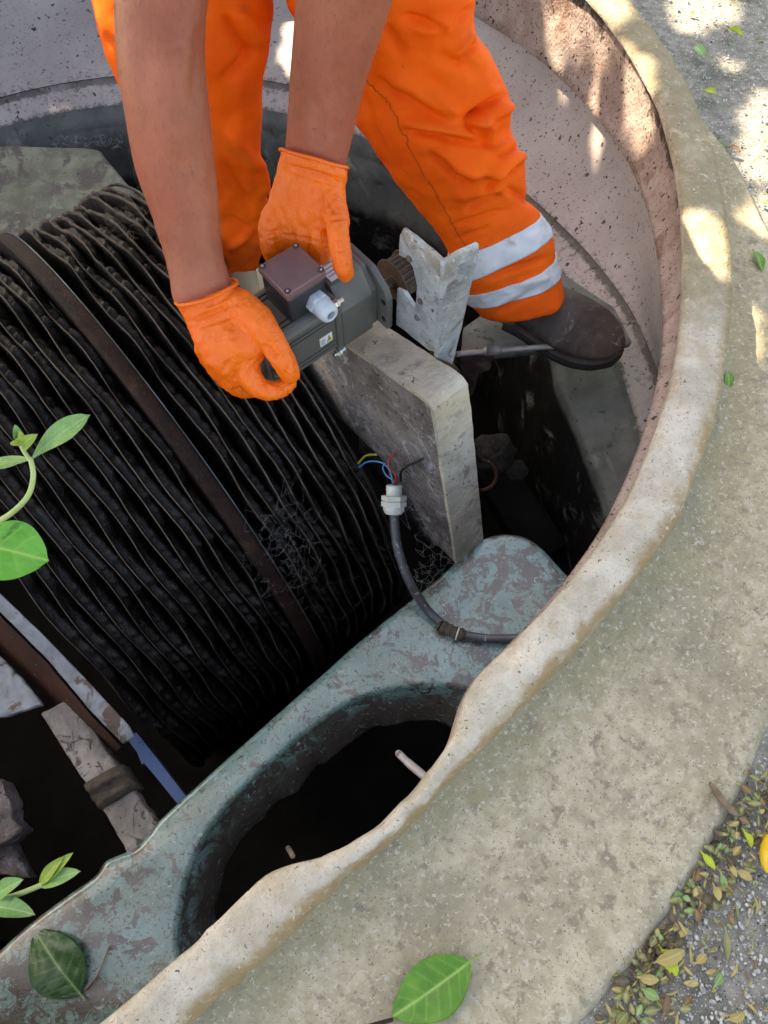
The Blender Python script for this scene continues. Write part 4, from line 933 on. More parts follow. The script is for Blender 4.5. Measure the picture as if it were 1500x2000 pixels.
hipv, hipf, _ = stations([((-.14, 1.50, .60), X_ * .15, Z_ * .10), ((-.14, 1.47, .605), X_ * .185, Z_ * .13), ((-.14, 1.38, .60), X_ * .19, Z_ * .13), ((-.14, 1.33, .615), X_ * .17, Z_ * .11)], 4, 40)
bpy.data.objects.remove(trou)
V, Fc = join((vR, fR), (vL, fL), (hipv, hipf))
trou = mk('trousers', V, Fc, M_['trouser'], person, label='orange hi-vis work trousers, creased and stained')
# reflective bands lie on the right lower leg
seg = 144
def band(r0, r1):
    idx = range(int(r0 * 14), int(r1 * 14) + 1); V = []; n = 0
    for i in idx:
        for j in range(seg): k = i * seg + j; V.append(vR[k] + NR[k] * (.0018 + .0022 * max(0, nz(vR[k], 38, 3)) - .001 * abs(nz(vR[k], 60, 2))))
        n += 1
    # hem the band edges
    i0, i1 = idx[0], idx[-1]
    V = [vR[i0 * seg + j] + NR[i0 * seg + j] * .0002 for j in range(seg)] + V + [vR[i1 * seg + j] + NR[i1 * seg + j] * .0002 for j in range(seg)]
    f = grid_faces(n + 2, seg); Nb = vnormals(V, f); c = np.mean(V, 0)
    if ((Nb * (np.array(V) - c)).sum(1)).mean() < 0: f = [q[::-1] for q in f]
    mk('reflective_band', V, f, M_['reflect'], trou)
band(13.0, 14.0); band(15.05, 16.1)
# stitched seam down the thigh side
def on_leg(u, v):
    uu, vv = proj(vR); dd = (uu - u) ** 2 + (vv - v) ** 2; fr = ((NR * (O_ - vR)).sum(1) > 0); dd = np.where(fr, dd, 1e9); k = int(np.argmin(dd)); return vR[k] + NR[k] * .0006
sp = [(700, 150), (725, 180), (750, 205), (775, 255), (800, 310), (822, 348), (840, 380), (862, 415), (880, 450), (902, 485)]
spd = onseg(sp, n=12); parts = []
for off in (0, 9):
    Q = [on_leg(p[0] + off, p[1] - off * .4) for p in spd]
    V, Fc = tube(Q, .0007, 5); mk('stitched_seam', V, Fc, M_['stitch'], trou)

# boots
def shoe(rows, name, axis_px=None):
    v, f, _ = stations(rows, 6, 40, 2.6); return v, f
br = [pst(985, 622, 1048, 552, 1.385, .8), pst(1020, 640, 1082, 552, 1.384, .66), pst(1052, 662, 1118, 566, 1.384, .50), pst(1088, 684, 1155, 583, 1.384, .42), pst(1122, 698, 1190, 606, 1.386, .36), pst(1158, 704, 1213, 634, 1.388, .32), pst(1186, 701, 1222, 658, 1.390, .27), pst(1200, 697, 1222, 678, 1.393, .2)]
v, f = shoe(br, 'r'); bt = mk('boot', *fuse([(v, f)], .004, 4), M_['boot'], person)
sl = [(c + np.array([0, 0, -.024]), u * 1.07, Z_ * .013) for c, u, _ in br]
v, f, _ = stations(sl, 6, 40, 3.0); mk('sole', v, f, M_['sole'], bt)
sl = [(c + np.array([0, 0, -.012]), u * 1.045, Z_ * .004) for c, u, _ in br]
v, f, _ = stations(sl, 6, 40, 2.4); mk('welt', v, f, M_['boot'], bt)
v, f = tube([atd(1000, 585, 1.385), atd(1015, 560, 1.36), atd(1010, 500, 1.34)], .045, 20); mk('sock', v, f, M_['sock'], person)
bl = [pst(430, 535, 500, 525, 1.40, .9), pst(425, 560, 505, 550, 1.405, .8), pst(430, 590, 510, 580, 1.40, .6), pst(440, 620, 512, 612, 1.395, .5), pst(450, 640, 505, 634, 1.395, .35)]
v, f = shoe(bl, 'l'); bt = mk('boot', *fuse([(v, f)], .004, 4), M_['cream'], person, label='cream coloured boot')

# gloves
def ch(pts, n=5, seg=18):
    P = [np.append(atd(u, v, d), r) for u, v, d, r in pts]; D = np.array(onseg(P, n=n)); return tube(D[:, :3], D[:, 3], seg)
def pal(rows): return stations(rows, 6, 40, 2.3)[:2]
gL = [pal([pst(345, 590, 461, 548, .949, .78, .22), pst(352, 604, 466, 562, .953, .72, .2), pst(366, 640, 496, 592, .954, .54), pst(378, 668, 516, 622, .952, .52), pst(392, 694, 528, 650, .953, .52), pst(410, 720, 522, 683, .958, .52), pst(430, 745, 508, 714, .970, .46), pst(448, 762, 500, 740, .98, .38)]),
      ch([(465, 600, .950, .024), (500, 628, .942, .0225), (525, 657, .940, .0180), (545, 690, .946, .0160), (560, 716, .956, .0145), (566, 731, .964, .0125)]),
      ch([(475, 690, .960, .020), (487, 732, .968, .0165), (506, 757, .975, .0135), (535, 764, .982, .0122), (556, 755, .99, .0112), (565, 748, .992, .0098)]),
      ch([(440, 715, .985, .016), (458, 748, .995, .0145), (482, 760, 1.015, .0125), (515, 757, 1.05, .0115), (545, 745, 1.07, .010)]),
      ch([(418, 700, .985, .015), (430, 728, 1.005, .013), (455, 748, 1.04, .0115), (495, 742, 1.09, .0105)]),
      ch([(400, 680, .98, .013), (408, 702, 1.01, .0115), (430, 722, 1.05, .0105), (465, 725, 1.10, .0095)])]
gR = [pal([pst(549, 292, 676, 328, .948, .76), pst(547, 305, 678, 345, .950, .72), pst(541, 330, 675, 368, .954, .52), pst(531, 365, 676, 395, .960, .44), pst(522, 398, 672, 420, .966, .42), pst(516, 425, 660, 442, .974, .38), pst(518, 448, 645, 458, .984, .34)]),
      ch([(532, 420, .975, .0145), (525, 450, .978, .0135), (526, 475, .985, .0125), (532, 498, 1.00, .012), (545, 520, 1.03, .011)]),
      ch([(560, 430, .978, .0150), (560, 458, .985, .0135), (563, 478, 1.0, .0125), (572, 505, 1.04, .0115)]),
      ch([(592, 435, .976, .0150), (592, 462, .982, .0140), (593, 485, .998, .013), (598, 512, 1.04, .0118)]),
      ch([(624, 438, .972, .0155), (624, 466, .976, .0148), (626, 490, .990, .014), (630, 515, 1.02, .0125)]),
      ch([(640, 385, .958, .020), (656, 425, .952, .0165), (661, 460, .948, .0135), (666, 495, .950, .0135), (671, 522, .958, .0128), (674, 534, .966, .0108)])]
def glove(parts, creases, lab):
    V, Fc = fuse(parts, .0019, 5, .5)
    Nn = vnormals(V, Fc); uu, vv = proj(V); fr = (Nn * (O_ - V)).sum(1) > 0; d = np.zeros(len(V))
    for (a, b, w_, am) in creases: d += 1.45 * seg_disp(uu, vv, a, b, w_, am)
    V = V + Nn * (d * fr + np.array([.0010 * nz(q, 45, 3) + .0012 * nz(q * np.array([1, 1, .35]), 160, 2) for q in V]))[:, None]
    return mk('glove', V, Fc, M_['glove'], person, label=lab)
cl = [((365, 632), (470, 590), 3, -.0016), ((372, 645), (480, 610), 3.5, -.0012), ((370, 620), (465, 580), 3, .0012), ((500, 640), (540, 700), 6, -.002), ((508, 672), (545, 705), 5, -.003), ((480, 735), (508, 700), 3, -.0016), ((470, 728), (498, 695), 3, -.0012),
      ((455, 745), (470, 715), 3, -.0018), ((545, 660), (520, 672), 3, -.0014), ((556, 690), (535, 700), 3, -.0012), ((520, 750), (526, 778), 3, -.0012), ((540, 745), (546, 776), 3, -.0012), ((400, 700), (455, 735), 9, .0018), ((470, 700), (440, 640), 9, .0012), ((432, 730), (452, 700), 5, -.0012)]
cr = [((550, 318), (668, 352), 3, -.0016), ((556, 330), (672, 368), 4, .0014), ((600, 330), (672, 362), 3, -.0014), ((585, 345), (612, 430), 8, .0012), ((618, 350), (636, 430), 6, -.0018), ((635, 380), (655, 420), 5, -.0014), ((518, 455), (545, 452), 3, -.0018), ((520, 470), (545, 468), 2.5, -.0012),
      ((548, 458), (580, 462), 3, -.002), ((578, 462), (612, 468), 3, -.002), ((608, 470), (640, 476), 3, -.0016), ((640, 430), (676, 425), 3, -.0012), ((648, 470), (684, 466), 2.5, -.0010), ((650, 492), (686, 488), 2.5, -.0010), ((545, 400), (560, 440), 6, -.001), ((575, 400), (580, 445), 6, -.001)]
g1o = glove(gL, cl, 'bright orange glove gripping the end of the motor'); g2o = glove(gR, cr, 'bright orange glove reaching over the gearbox')
def cuff(st, g, r=.0024):
    c, u, v = st; P = [c + u * 1.02 * math.cos(a) + v * 1.02 * math.sin(a) + .0015 * X_ * math.sin(5 * a) for a in np.linspace(0, 2 * math.pi, 60)]
    vv_, ff = tube(P, r, 8, False); mk('rolled_cuff', vv_, ff, M_['glove'], g)
cuff(pst(345, 592, 461, 550, .949, .78, .22), g1o); cuff(pst(549, 292, 676, 328, .948, .76), g2o)

# ------------------------------------------------------------------ leaves and shoots
def leaf_mesh(L, Wd, shape=1., bend=.12, cup=.15, nl=56, nw=16, thick=.0005, veins=7, tipw=1.6, seed=0, ragged=0.):
    """leaf along +x from 0..L, in xy, z up"""
    V = []; vn = []; rr = random.Random(seed)
    for side in (0, 1):
        for i in range(nl + 1):
            t = i / nl; wd = Wd / 2 * (math.sin(math.pi * t ** shape) ** .75) * (1 - .15 * t ** 3) + .0004
            if t > .93: wd *= max(.05, (1 - t) / .07) ** .5 if t < 1 else .05
            for j in range(-nw, nw + 1):
                k = j / nw; y = wd * k * (1 + ragged * nz((t * 4, k, seed), 3, 2)); z = L * bend * (math.sin(math.pi * t)) - L * .1 * t * t + cup * abs(y) * (1.1 + .4 * math.sin(5 * t + seed)) + L * .012 * nz((t * 5, k * 2, seed), 1, 2)
                # side veins sink
                ph = (t * veins - abs(k) * 1.1) % 1; sv = math.exp(-((min(ph, 1 - ph)) / .06) ** 2) * (abs(k) < .85); mv = math.exp(-(k * wd / (Wd * .022)) ** 2)
                z -= .0005 * sv
                V.append((L * t, y, z - side * thick)); vn.append(min(1, mv + .35 * sv))
    c = 2 * nw + 1; n1 = (nl + 1) * c; F1 = grid_faces(nl + 1, c, False); F2 = [tuple(q + n1 for q in f)[::-1] for f in F1]
    bd = [i for i in range(c)] + [i * c + c - 1 for i in range(1, nl + 1)] + [nl * c + c - 1 - i for i in range(1, c)] + [i * c for i in range(nl - 1, 0, -1)]
    F3 = [(bd[i], bd[(i + 1) % len(bd)], bd[(i + 1) % len(bd)] + n1, bd[i] + n1) for i in range(len(bd))]
    return np.array(V), F1 + F2 + F3, vn
def place(V, base, tip, normal):
    base = np.array(base); x = np.array(tip) - base; x /= np.linalg.norm(x); n = np.array(normal, float); y = np.cross(n, x); y /= np.linalg.norm(y); n = np.cross(x, y)
    return base + V[:, :1] * x + V[:, 1:2] * y + V[:, 2:3] * n
def leaf(name, base, tip, wd, m, normal=Z_, parent=None, lab=None, cat=None, group=None, stalk=.012, **kw):
    L = np.linalg.norm(np.array(tip) - np.array(base)); V, Fc, vn = leaf_mesh(L, wd, **kw); V = place(V, base, tip, normal)
    if stalk:
        x = (np.array(tip) - base); x /= np.linalg.norm(x); sv, sf = tube([np.array(base) - x * stalk, np.array(base) + x * L * .08 + np.array(normal) * .0004], .0011, 6)
        b = len(V); V = np.vstack([V, sv]); Fc = list(Fc) + [tuple(i + b for i in q) for q in sf]; vn = vn + [.8] * len(sv)
    o = mk(name, V, Fc, m, parent, attrs={'vein': vn}, loc=tuple(base) if parent is None else None)
    if lab and parent is None: tag(o, lab, cat, group)
    return o
zf = -.100
leaf('leaf', atz(918, 1878, zf + .004), atz(765, 1990, zf + .006), .062, M_['leafmid'], lab='large glossy green leaf lying on the pale flange at bottom centre', cat='leaf', stalk=.016, shape=.95, bend=.06, cup=.12, seed=2)
leaf('leaf', atz(156, 1940, DZ + .006), atz(62, 1818, DZ + .010), .072, M_['leafdark'], lab='dark green oval leaf lying on the worn deck at lower left', cat='leaf', stalk=.012, shape=.85, bend=.05, cup=.10, seed=5)
# twig near dark leaf
v, f = tube(onseg([atz(165, 1935, DZ + .005), atz(190, 1905, DZ + .008), atz(205, 1870, DZ + .006), atz(212, 1850, DZ + .006)], n=4), .0012, 6)
v2, f2 = tube(onseg([atz(190, 1905, DZ + .008), atz(200, 1915, DZ + .006), atz(203, 1930, DZ + .006)], n=4), .0009, 6)
tag(mk('twig', *join((v, f), (v2, f2)), M_['twig'], None, loc=tuple(atz(190, 1905, DZ))), 'thin forked brown twig beside the dark oval leaf', 'twig')
v, f = tube(onseg([atz(700, 2010, zf), atz(735, 2000, zf + .004), atz(765, 1992, zf + .005)], n=4), .0022, 8)
tag(mk('twig', v, f, M_['rust'], None, loc=tuple(atz(735, 2000, zf))), 'reddish twig at the bottom edge by the big green leaf', 'twig')
# shoot on the left
vw = lambda p: (O_ - p) / np.linalg.norm(O_ - p)
d0 = .80
sh = root('vine_shoot', tuple(atd(-60, 1045, d0 + .02)), 'young vine shoot with pale leaves curling in from the left edge', 'plant')
v, f = tube(onseg([atd(-60, 1045, d0 + .02), atd(-10, 1022, d0 + .01), atd(25, 1000, d0), atd(55, 968, d0 - .005), atd(65, 930, d0 - .01), atd(60, 897, d0 - .01)], n=6), np.linspace(.0032, .0026, 31), 12); mk('stem', v, f, M_['stem'], sh)
v, f = tube(onseg([atd(60, 900, d0 - .01), atd(45, 878, d0 - .012), atd(38, 855, d0 - .015)], n=6), .0022, 10); mk('stem', v, f, M_['stem'], sh)
p = atd(60, 898, d0 - .01); q = atd(166, 806, d0 - .02)
leaf('leaf', p, q, .026, M_['leafyoung'], normal=vw(p) * .8 + U_ * .5 - X_ * .1, parent=sh, stalk=0, shape=1.5, bend=.03, cup=.25, seed=1)
q = atd(-55, 905, d0 + .01); leaf('leaf', p, q, .024, M_['leafyoung'], normal=vw(p) * .7 + U_ * .7, parent=sh, stalk=0, shape=1.1, bend=-.02, cup=.2, seed=3)
p = atd(40, 862, d0 - .015); leaf('leaf', p, atd(30, 832, d0 - .03), .010, M_['leafyoung'], normal=vw(p), parent=sh, stalk=0, seed=4, cup=.4)
leaf('leaf', atd(44, 866, d0 - .018), atd(70, 850, d0 - .03), .014, M_['leaftip'], normal=vw(p), parent=sh, stalk=0, seed=6, cup=.5, bend=.3)
leaf('leaf', atd(36, 858, d0 - .018), atd(54, 868, d0 - .03), .016, M_['leaftip'], normal=vw(p), parent=sh, stalk=0, seed=8, cup=.5, bend=.3)
rl_ = root('round_leaf_shoot', tuple(atd(-110, 1030, .78)), 'shoot with one round bright green leaf at the left edge', 'plant')
p = atd(-70, 1055, .775); q = atd(88, 1090, .765)
leaf('leaf', p, q, .064, M_['leafbright'], normal=vw(p) * 1. + U_ * .2, parent=rl_, stalk=.02, shape=1.25, bend=.02, cup=.06, seed=9, veins=5)
sp_ = root('seedling_sprig', tuple(atd(-70, 1760, .95)), 'small yellow green sprig at the lower left edge', 'plant')
d1 = .93
v, f = tube(onseg([atd(-70, 1775, d1 + .02), atd(0, 1757, d1), atd(40, 1745, d1), atd(82, 1728, d1 - .005)], n=6), .0032, 10); mk('stem', v, f, M_['stem'], sp_)
for (a, b, wd, mm, sd) in (((80, 1730), (150, 1700), .020, 'leafyoung', 1), ((84, 1726), (135, 1668), .014, 'leaftip', 2), ((78, 1728), (118, 1676), .014, 'leaftip', 3), ((-10, 1752), (38, 1718), .022, 'leafyoung', 4), ((-25, 1770), (64, 1782), .024, 'leafyoung', 5)):
    p = atd(*a, d1 - .004); leaf('leaf', p, atd(*b, d1 - .02), wd, M_[mm], normal=vw(p) + U_ * .4, parent=sp_, stalk=0, seed=sd, cup=.35, bend=.05)

# individual fallen leaves -------------------------------------
def zg(u, v, onfl=False): return (-.112 if onfl else GZ + .004)
GL = 'single leaves fallen round the tank'
fall = [(1438, 62, 34, 15, 'leaflime', 'yellow green crumpled leaf at the top right of the concrete', 0, .5), (1366, 100, 28, 40, 'leafyoung', 'light green leaf on concrete below the sunlit patch at top right', 0, .6),
    (1388, 178, 24, 10, 'leaflime', 'pale lime leaf on concrete, second up from the flange edge', 0, .6), (1408, 288, 22, 60, 'leafmid', 'narrow green leaf just where the concrete meets the flange', 0, .5),
    (1436, 333, 16, -10, 'leafmid', 'small green leaf beside the sunlit spot at the right edge', 0, .6), (1422, 742, 44, -88, 'leafmid', 'upright narrow green leaf on the flange right of the lip', 1, .35),
    (1482, 508, 40, 60, 'leafmid', 'green leaf on the flange by the right edge of the picture', 1, .45), (1435, 290, 28, 10, 'leafbrown', 'dry brown curled leaf on the concrete next to the flange', 0, .35),
    (1310, 1868, 62, -20, 'leafyellow', 'cream yellow leaf against the flange edge in the litter', 0, .45), (1308, 1880, 64, 58, 'leaflime', 'bright lime leaf in the middle of the litter', 0, .55), (1272, 1942, 38, 30, 'leafgreen2', 'grey green leaf with cut edges low in the litter', 0, .6),
    (1420, 1845, 60, 84, 'leafolive', 'long narrow olive leaf lying upright on the gravel', 0, .22), (1462, 1640, 34, 62, 'leaflime', 'yellow green leaf high up beside the flange corner', 0, .5), (1385, 1682, 40, 50, 'leaflime', 'lime leaf folded beside the upper flange edge', 0, .4),
    (1400, 1745, 30, 70, 'leafyellow', 'tan leaf lying over a green one in the litter', 0, .6), (1412, 1722, 34, 75, 'leafgreen2', 'green leaf beneath the tan one in the litter', 0, .45), (1455, 1710, 36, 30, 'leafyellow', 'torn pale yellow leaf near the yellow pod', 0, .55),
    (1432, 1700, 28, 60, 'leafyellow', 'bright yellow sliver leaf left of the torn pale one', 0, .4), (1404, 1912, 28, -60, 'leafgreen2', 'small oval green leaf right of the litter', 0, .6), (1370, 1872, 26, -40, 'leafyellow', 'orange yellow leaf right of the lime one', 0, .6),
    (1268, 1912, 40, 10, 'leafyellow', 'orange yellow curled leaf above the grey green one', 0, .5), (1215, 1990, 34, -50, 'leafolive', 'tan olive leaf at the bottom edge of the litter', 0, .6), (1300, 1962, 36, -80, 'leafbrown', 'brown pointed leaf low in the litter', 0, .55), (1440, 1985, 36, -20, 'leafyellow', 'yellow brown leaf at the bottom right corner', 0, .5)]
for k, (u, v_, L, ang, mm, lab, fl, ar) in enumerate(fall):
    z = zg(u, v_, fl) + .006; du, dv = math.cos(R(ang)) * L, math.sin(R(ang)) * L
    p = atz(u - du / 2 + 0, v_ - dv / 2, z); q = atz(u + du / 2, v_ + dv / 2, z + .003 * (k % 3)); Lr = np.linalg.norm(q - p)
    leaf('fallen_leaf', p, q, Lr * ar, M_[mm], normal=Z_ + X_ * random.uniform(-.3, .3) + U_ * random.uniform(-.2, .2), lab=lab, cat='leaf', group=GL, stalk=.004, seed=k, bend=random.uniform(.02, .12), cup=random.uniform(.1, .5), ragged=.25, nl=14, nw=5)
# yellow pod at right edge
rows = [(atz(1502 + 3 * math.sin(t * 3), 1630 + 75 * t, GZ + .014), X_ * (.0015 + .0115 * math.sin(math.pi * min(max(t, .02), .98)) ** .6), Z_ * (.0015 + .009 * math.sin(math.pi * min(max(t, .02), .98)) ** .6)) for t in np.linspace(0, 1, 9)]
v, f, _ = stations(rows, 4, 20); M_['pod'] = mat('yellow_pod', (.70, .42, .02), (.75, .5, .04), 30, .35, .5, bump=((60, .3, .001),))
tag(mk('yellow_pod', v, f, M_['pod'], None, loc=tuple(atz(1502, 1665, GZ))), 'smooth yellow pod cut by the right edge of the picture', 'pod')

# litter: uncountable bits
def litter(name, n, spots, sizes, mats, zlo, lab=None, aspect=(.35, .7)):
    groups = {}
    for k in range(n):
        u, v = spots(); z = zlo + random.uniform(.001, .010); p = atz(u, v, z); L = random.uniform(*sizes); a = random.uniform(0, 6.28)
        m = random.choice(mats); V, Fc, vn = leaf_mesh(L, L * random.uniform(*aspect), nl=6, nw=2, cup=random.uniform(0, .6), bend=random.uniform(0, .2), seed=k, ragged=.4, veins=3)
        V = place(V, p, p + np.array([math.cos(a), math.sin(a), random.uniform(-.1, .25)]), Z_ + X_ * random.uniform(-.5, .5) + N_ * random.uniform(-.5, .5))
        g = groups.setdefault(m, [[], [], []]); b = len(g[0]); g[0] += [tuple(q) for q in V]; g[1] += [tuple(i + b for i in q) for q in Fc]; g[2] += list(vn)
    ms = list(groups); V = []; Fc = []; vn = []; mi = []
    for i, m in enumerate(ms):
        b = len(V); V += groups[m][0]; Fc += [tuple(x + b for x in q) for q in groups[m][1]]; vn += groups[m][2]; mi += [i] * len(groups[m][1])
    o = mk(name, V, Fc, [M_[m] for m in ms], None, attrs={'vein': vn}); o.data.polygons.foreach_set('material_index', mi); o['kind'] = 'stuff'; tag(o, lab, 'litter'); return o
def sp_near():
    t = random.random(); u0, v0 = 1165 + 320 * t, 2000 - 480 * t - 30 * math.sin(math.pi * t) * 0
    w_ = abs(random.gauss(0, 1)) ** 1.3 * 44 + 2; return u0 + w_ * .8 + random.uniform(-6, 6), v0 + w_ * .6 + random.uniform(-6, 6)
litter('leaf_litter', 270, sp_near, (.005, .019), ['leafolive', 'leafolive', 'leafgreen2', 'leafbrown', 'leafdirt', 'leafolive', 'leafyellow', 'leafdirt'], GZ, 'small dry leaf bits gathered along the flange edge at lower right')
litter('straw_litter', 260, lambda: (random.uniform(1180, 1560), random.uniform(1500, 2040)), (.006, .020), ['leafyellow', 'leafbrown', 'leafyellow', 'leafolive'], GZ, 'thin straw and petal bits scattered on the gravel at lower right', (.06, .2))
litter('upper_litter', 60, lambda: (random.uniform(1250, 1600), random.uniform(-60, 420)), (.004, .014), ['leafbrown', 'leafolive', 'leafmid'], GZ, 'tiny bits scattered on the concrete at upper right', (.2, .6))
# pebbles
M_['peb'] = mat('mixed_pebbles', (.22, .22, .21), (.62, .62, .60), 160, .8, .3, bump=((400, .4, .001),), specks=((90, .62, (.07, .07, .06)),))
bm = bmesh.new(); bmesh.ops.create_icosphere(bm, subdivisions=1, radius=1); bV = np.array([tuple(q.co) for q in bm.verts]); bm.verts.index_update(); bF = [[x.index for x in f.verts] for f in bm.faces]; bm.free()
V = []; Fc = []
for k in range(5200):
    if k < 3000: u, v = random.uniform(1120, 1560), random.uniform(1430, 2060)
    else: u, v = random.uniform(1200, 1600), random.uniform(-80, 500)
    p = atz(u, v, GZ); r = .0007 + .0028 * random.random() ** 3
    rr_ = math.hypot(p[0] - C1[0], p[1] - C1[1]); ai = int((math.degrees(math.atan2(p[1] - C1[1], p[0] - C1[0])) + 180) / 360 * NPH) % NPH
    if rr_ < r_fl[ai] + .004: continue
    S = np.array([random.uniform(.7, 1.5), random.uniform(.7, 1.5), random.uniform(.5, .9)]) * r; a = random.uniform(0, 3.14); Rz = np.array([[math.cos(a), -math.sin(a), 0], [math.sin(a), math.cos(a), 0], [0, 0, 1]])
    b = len(V); V += [tuple(q) for q in (bV * S * (1 + .15 * rng.normal(size=(len(bV), 1)))) @ Rz.T + p + (0, 0, r * .1)]; Fc += [tuple(i + b for i in q) for q in bF]
pb = mk('gravel', V, Fc, M_['peb'], None); pb['kind'] = 'stuff'; tag(pb, 'fine pale gravel embedded in the concrete ground', 'gravel')

# ------------------------------------------------------------------ cobwebs
def web(name, anchors_fn, n, r, m, lab, jitter=.012, spots=0):
    parts = []; P = np.array([anchors_fn() for _ in range(n)])
    for i in range(n):
        d = np.linalg.norm(P - P[i], axis=1); od = np.argsort(d)
        for j in list(od[1:4]) + [od[min(n - 1, random.randint(3, 8))]]:
            if random.random() < .8:
                sag = -Z_ * d[j] * random.uniform(.02, .12); Q = [P[i] + (P[j] - P[i]) * t + sag * 4 * t * (1 - t) for t in (0, .25, .5, .75, 1)]
                parts.append(tube(Q, r * random.uniform(.5, 1.5), 4, False))
    V, Fc = join(*parts); o = mk(name, V, Fc, M_[m], None, loc=tuple(P.mean(0))); tag(o, lab, 'cobweb'); return o
def on_drum(u, v, lift):
    o, d = O_, ray(u, v); oc = o - DC; oc = oc - A_ * (oc @ A_); dd = d - A_ * (d @ A_); rr_ = DR + lift
    a = dd @ dd; b = 2 * oc @ dd; c = oc @ oc - rr_ ** 2; D = b * b - 4 * a * c
    t = (-b - math.sqrt(max(D, 0))) / (2 * a); return o + d * t
web('cobweb', lambda: on_drum(random.gauss(555, 30), random.gauss(1065, 48), random.uniform(.0, .012)), 300, .000045, 'web', 'grey cobweb spun over the drum right of the brown belt')
web('cobweb', lambda: on_drum(random.gauss(605, 32), random.gauss(1170, 35), random.uniform(.0, .01)), 60, .00008, 'webbrown', 'brown sparse cobweb low on the drum beside the dark gap')
web('cobweb', lambda: on_drum(random.uniform(190, 310), random.uniform(402, 470), random.uniform(.0, .012)), 90, .0001, 'webbrown', 'brown matted cobweb on the far top of the drum by the bare arm')
def wtri():
    a, b = random.random(), random.random()
    if a + b > 1: a, b = 1 - a, 1 - b
    p0, p1, p2 = onp(890, 1105, .395), onp(800, 960, .395), atz(800, 1170, DZ + .005); return p0 + (p1 - p0) * a ** 1.3 + (p2 - p0) * b + rng.normal(size=3) * .004
web('cobweb', wtri, 130, .00005, 'web', 'blue grey cobweb between the channel foot and the deck')
web('cobweb', lambda: atz(random.uniform(100, 240), random.uniform(262, 292), PZ + random.uniform(0, .03)), 120, .00008, 'web', 'pale cobweb along the back edge of the mossy platform')
web('cobweb', lambda: onp(random.gauss(805, 30), random.gauss(905, 40), .396 + random.uniform(-.004, 0)), 90, .00007, 'web', 'dusty cobweb on the channel web around the loose wires')
web('cobweb', lambda: atz(random.uniform(1190, 1260), random.uniform(610, 690), -.22 + random.uniform(-.02, .03)), 80, .00007, 'web', 'pale cobweb in the corner by the boot toe')

# ------------------------------------------------------------------ tree added out of frame, its crown gapped to place the sun patches
S_ = np.array(SUN)
holes = []
def hl(p, r): holes.append((np.array(p), r * .8))
for (u, v, r) in ((1375, 455, .040), (1385, 500, .030), (1350, 470, .02), (1195, 15, .03)): hl(atz(u, v, 0), r)
for (u, v, r) in ((1238, 215, .026), (1252, 238, .022), (1280, 265, .022), (1295, 240, .014), (1258, 250, .02), (1245, 200, .018)): hl(atz(u, v, -.085), r)
for (u, v, r) in ((1212, 92, .022), (1190, 70, .018), (1100, 30, .03), (1130, 60, .02), (1065, 15, .03), (1150, 20, .02), (1115, 120, .018), (1170, 110, .012)): hl(atz(u, v, -.09), r)
for (u, v, r) in ((1300, 440, .012), (1290, 400, .008), (1320, 520, .012)): hl(atz(u, v, -.06), r)
for (u, v, r) in ((1365, 15, .05), (1340, 40, .03), (1395, 5, .04), (1490, 290, .04), (1480, 325, .03), (1510, 310, .05), (1425, 120, .014), (1492, 455, .022), (1560, 250, .1), (1500, 395, .02)): hl(atz(u, v, GZ), r)
for (u, v, r, d) in ((195, 10, .025, 1.02), (212, 0, .03, 1.0), (225, 25, .012, 1.0)): hl(atd(u, v, d), r)
for (u, v, r, z) in ((545, 30, .05, -.3), (552, 80, .03, -.3), (560, 10, .05, -.3), (548, 120, .03, -.3), (75, 190, .03, -.4), (90, 170, .02, -.4)): hl(atz(u, v, z), r)
th_ = root('shade_tree', (-3.1, 3.1, GZ), 'broad leafy tree standing behind the tank to the left, out of the picture', 'tree')
V = []; Fc = []; cnt = 0
ex = np.cross(S_, [0, 1, 0]); ex /= np.linalg.norm(ex); ey = np.cross(S_, ex)
ctr = np.array([.0, .9, -.1]); hp = [((h - ctr) @ ex, (h - ctr) @ ey, r) for h, r in holes]
hp = np.array(hp)
wp = atz(305, 1500, -.5); wr = (wp - O_) / np.linalg.norm(wp - O_); wr = wr * np.array([1, 1, -1.])
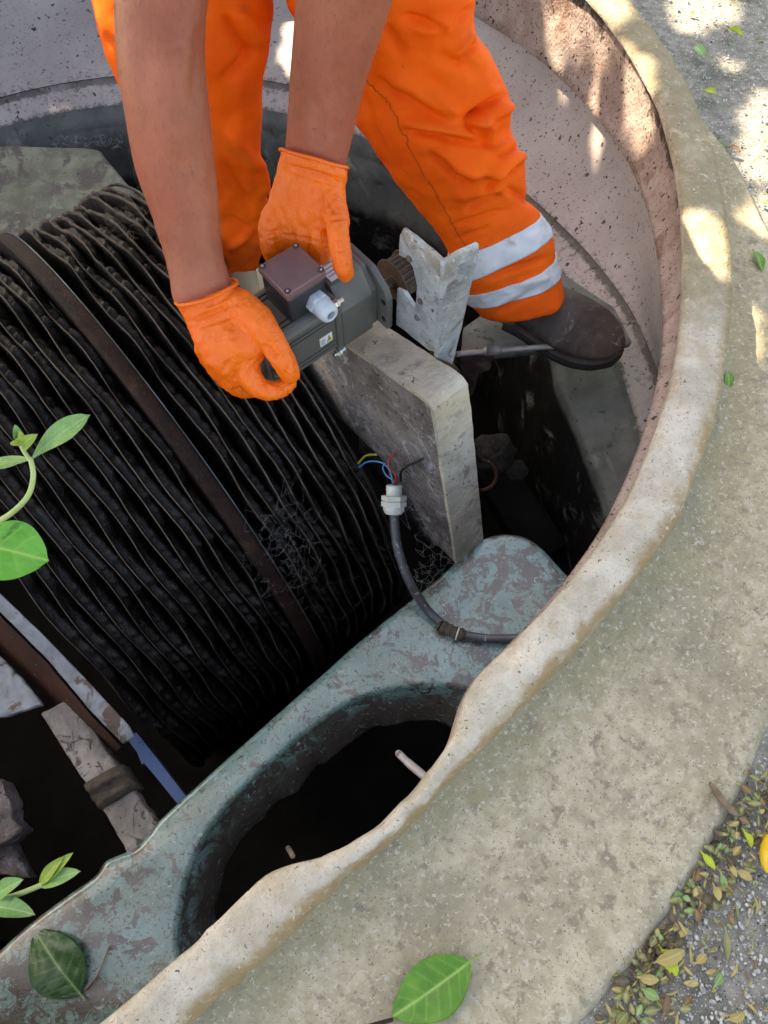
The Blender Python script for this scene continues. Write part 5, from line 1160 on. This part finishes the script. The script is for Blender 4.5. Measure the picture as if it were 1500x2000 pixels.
for k in range(20000 + 160 * len(hp)):
    a = random.uniform(-1.25, 1.35); b = random.uniform(-1.75, 1.75); h = random.uniform(3.0, 3.9); L = random.uniform(.10, .17) if k % 8 else random.uniform(.06, .09)
    if k >= 20000:
        q = hp[(k - 20000) // 160]; t_ = random.uniform(0, 6.283); L = random.uniform(.045, .075); r_ = q[2] + random.uniform(.01, .13); a = q[0] + r_ * math.cos(t_); b = q[1] + r_ * math.sin(t_)
    dd = np.hypot(hp[:, 0] - a, hp[:, 1] - b)
    if (dd < hp[:, 2] + L * .42).any(): continue
    c = ctr + S_ * h + ex * a + ey * b
    n = S_ + rng.normal(size=3) * .45; n /= np.linalg.norm(n); x = rng.normal(size=3); x -= n * (x @ n); x /= np.linalg.norm(x); y = np.cross(n, x)
    i0 = len(V); w2 = L * .36
    V += [tuple(c - x * L / 2), tuple(c - x * L * .1 + y * w2), tuple(c + x * L / 2), tuple(c - x * L * .1 - y * w2)]; Fc.append((i0, i0 + 1, i0 + 2, i0 + 3))
M_['canopy'] = leafmat('canopy_leaf', (.04, .09, .02), (.07, .13, .03), (.1, .15, .05), .5, .05)
mk('crown', V, Fc, M_['canopy'], th_, smooth=False, attrs={'vein': [0.] * len(V)})
cc = ctr + S_ * 3.5
v, f = tube(onseg([(-3.1, 3.1, GZ - .05), (-3.0, 3.0, 1.0), (-2.7, 2.9, 1.8), cc - (.3, -.2, .1)], n=8), np.linspace(.16, .05, 25), 16); tk = mk('trunk', v, f, M_['bark'], th_)
bp_ = []
for k in range(9):
    e = cc + ex * random.uniform(-1.2, 1.2) + ey * random.uniform(-1.6, 1.6); s0 = np.array([-2.7, 2.9, 1.7 + .05 * k])
    mid = (s0 + e) / 2 + Z_ * .2
    # limbs keep clear of the sun gaps
    ok = True
    for q in onseg([s0, mid, e], n=6):
        if (np.hypot(hp[:, 0] - (q - ctr) @ ex, hp[:, 1] - (q - ctr) @ ey) < hp[:, 2] + .03).any(): ok = False
    if ok or k < 2: bp_.append(tube(onseg([s0, mid, e], n=6), np.linspace(.05, .012, 13), 8))
V, Fc = join(*bp_); mk('limb', V, Fc, M_['bark'], th_)
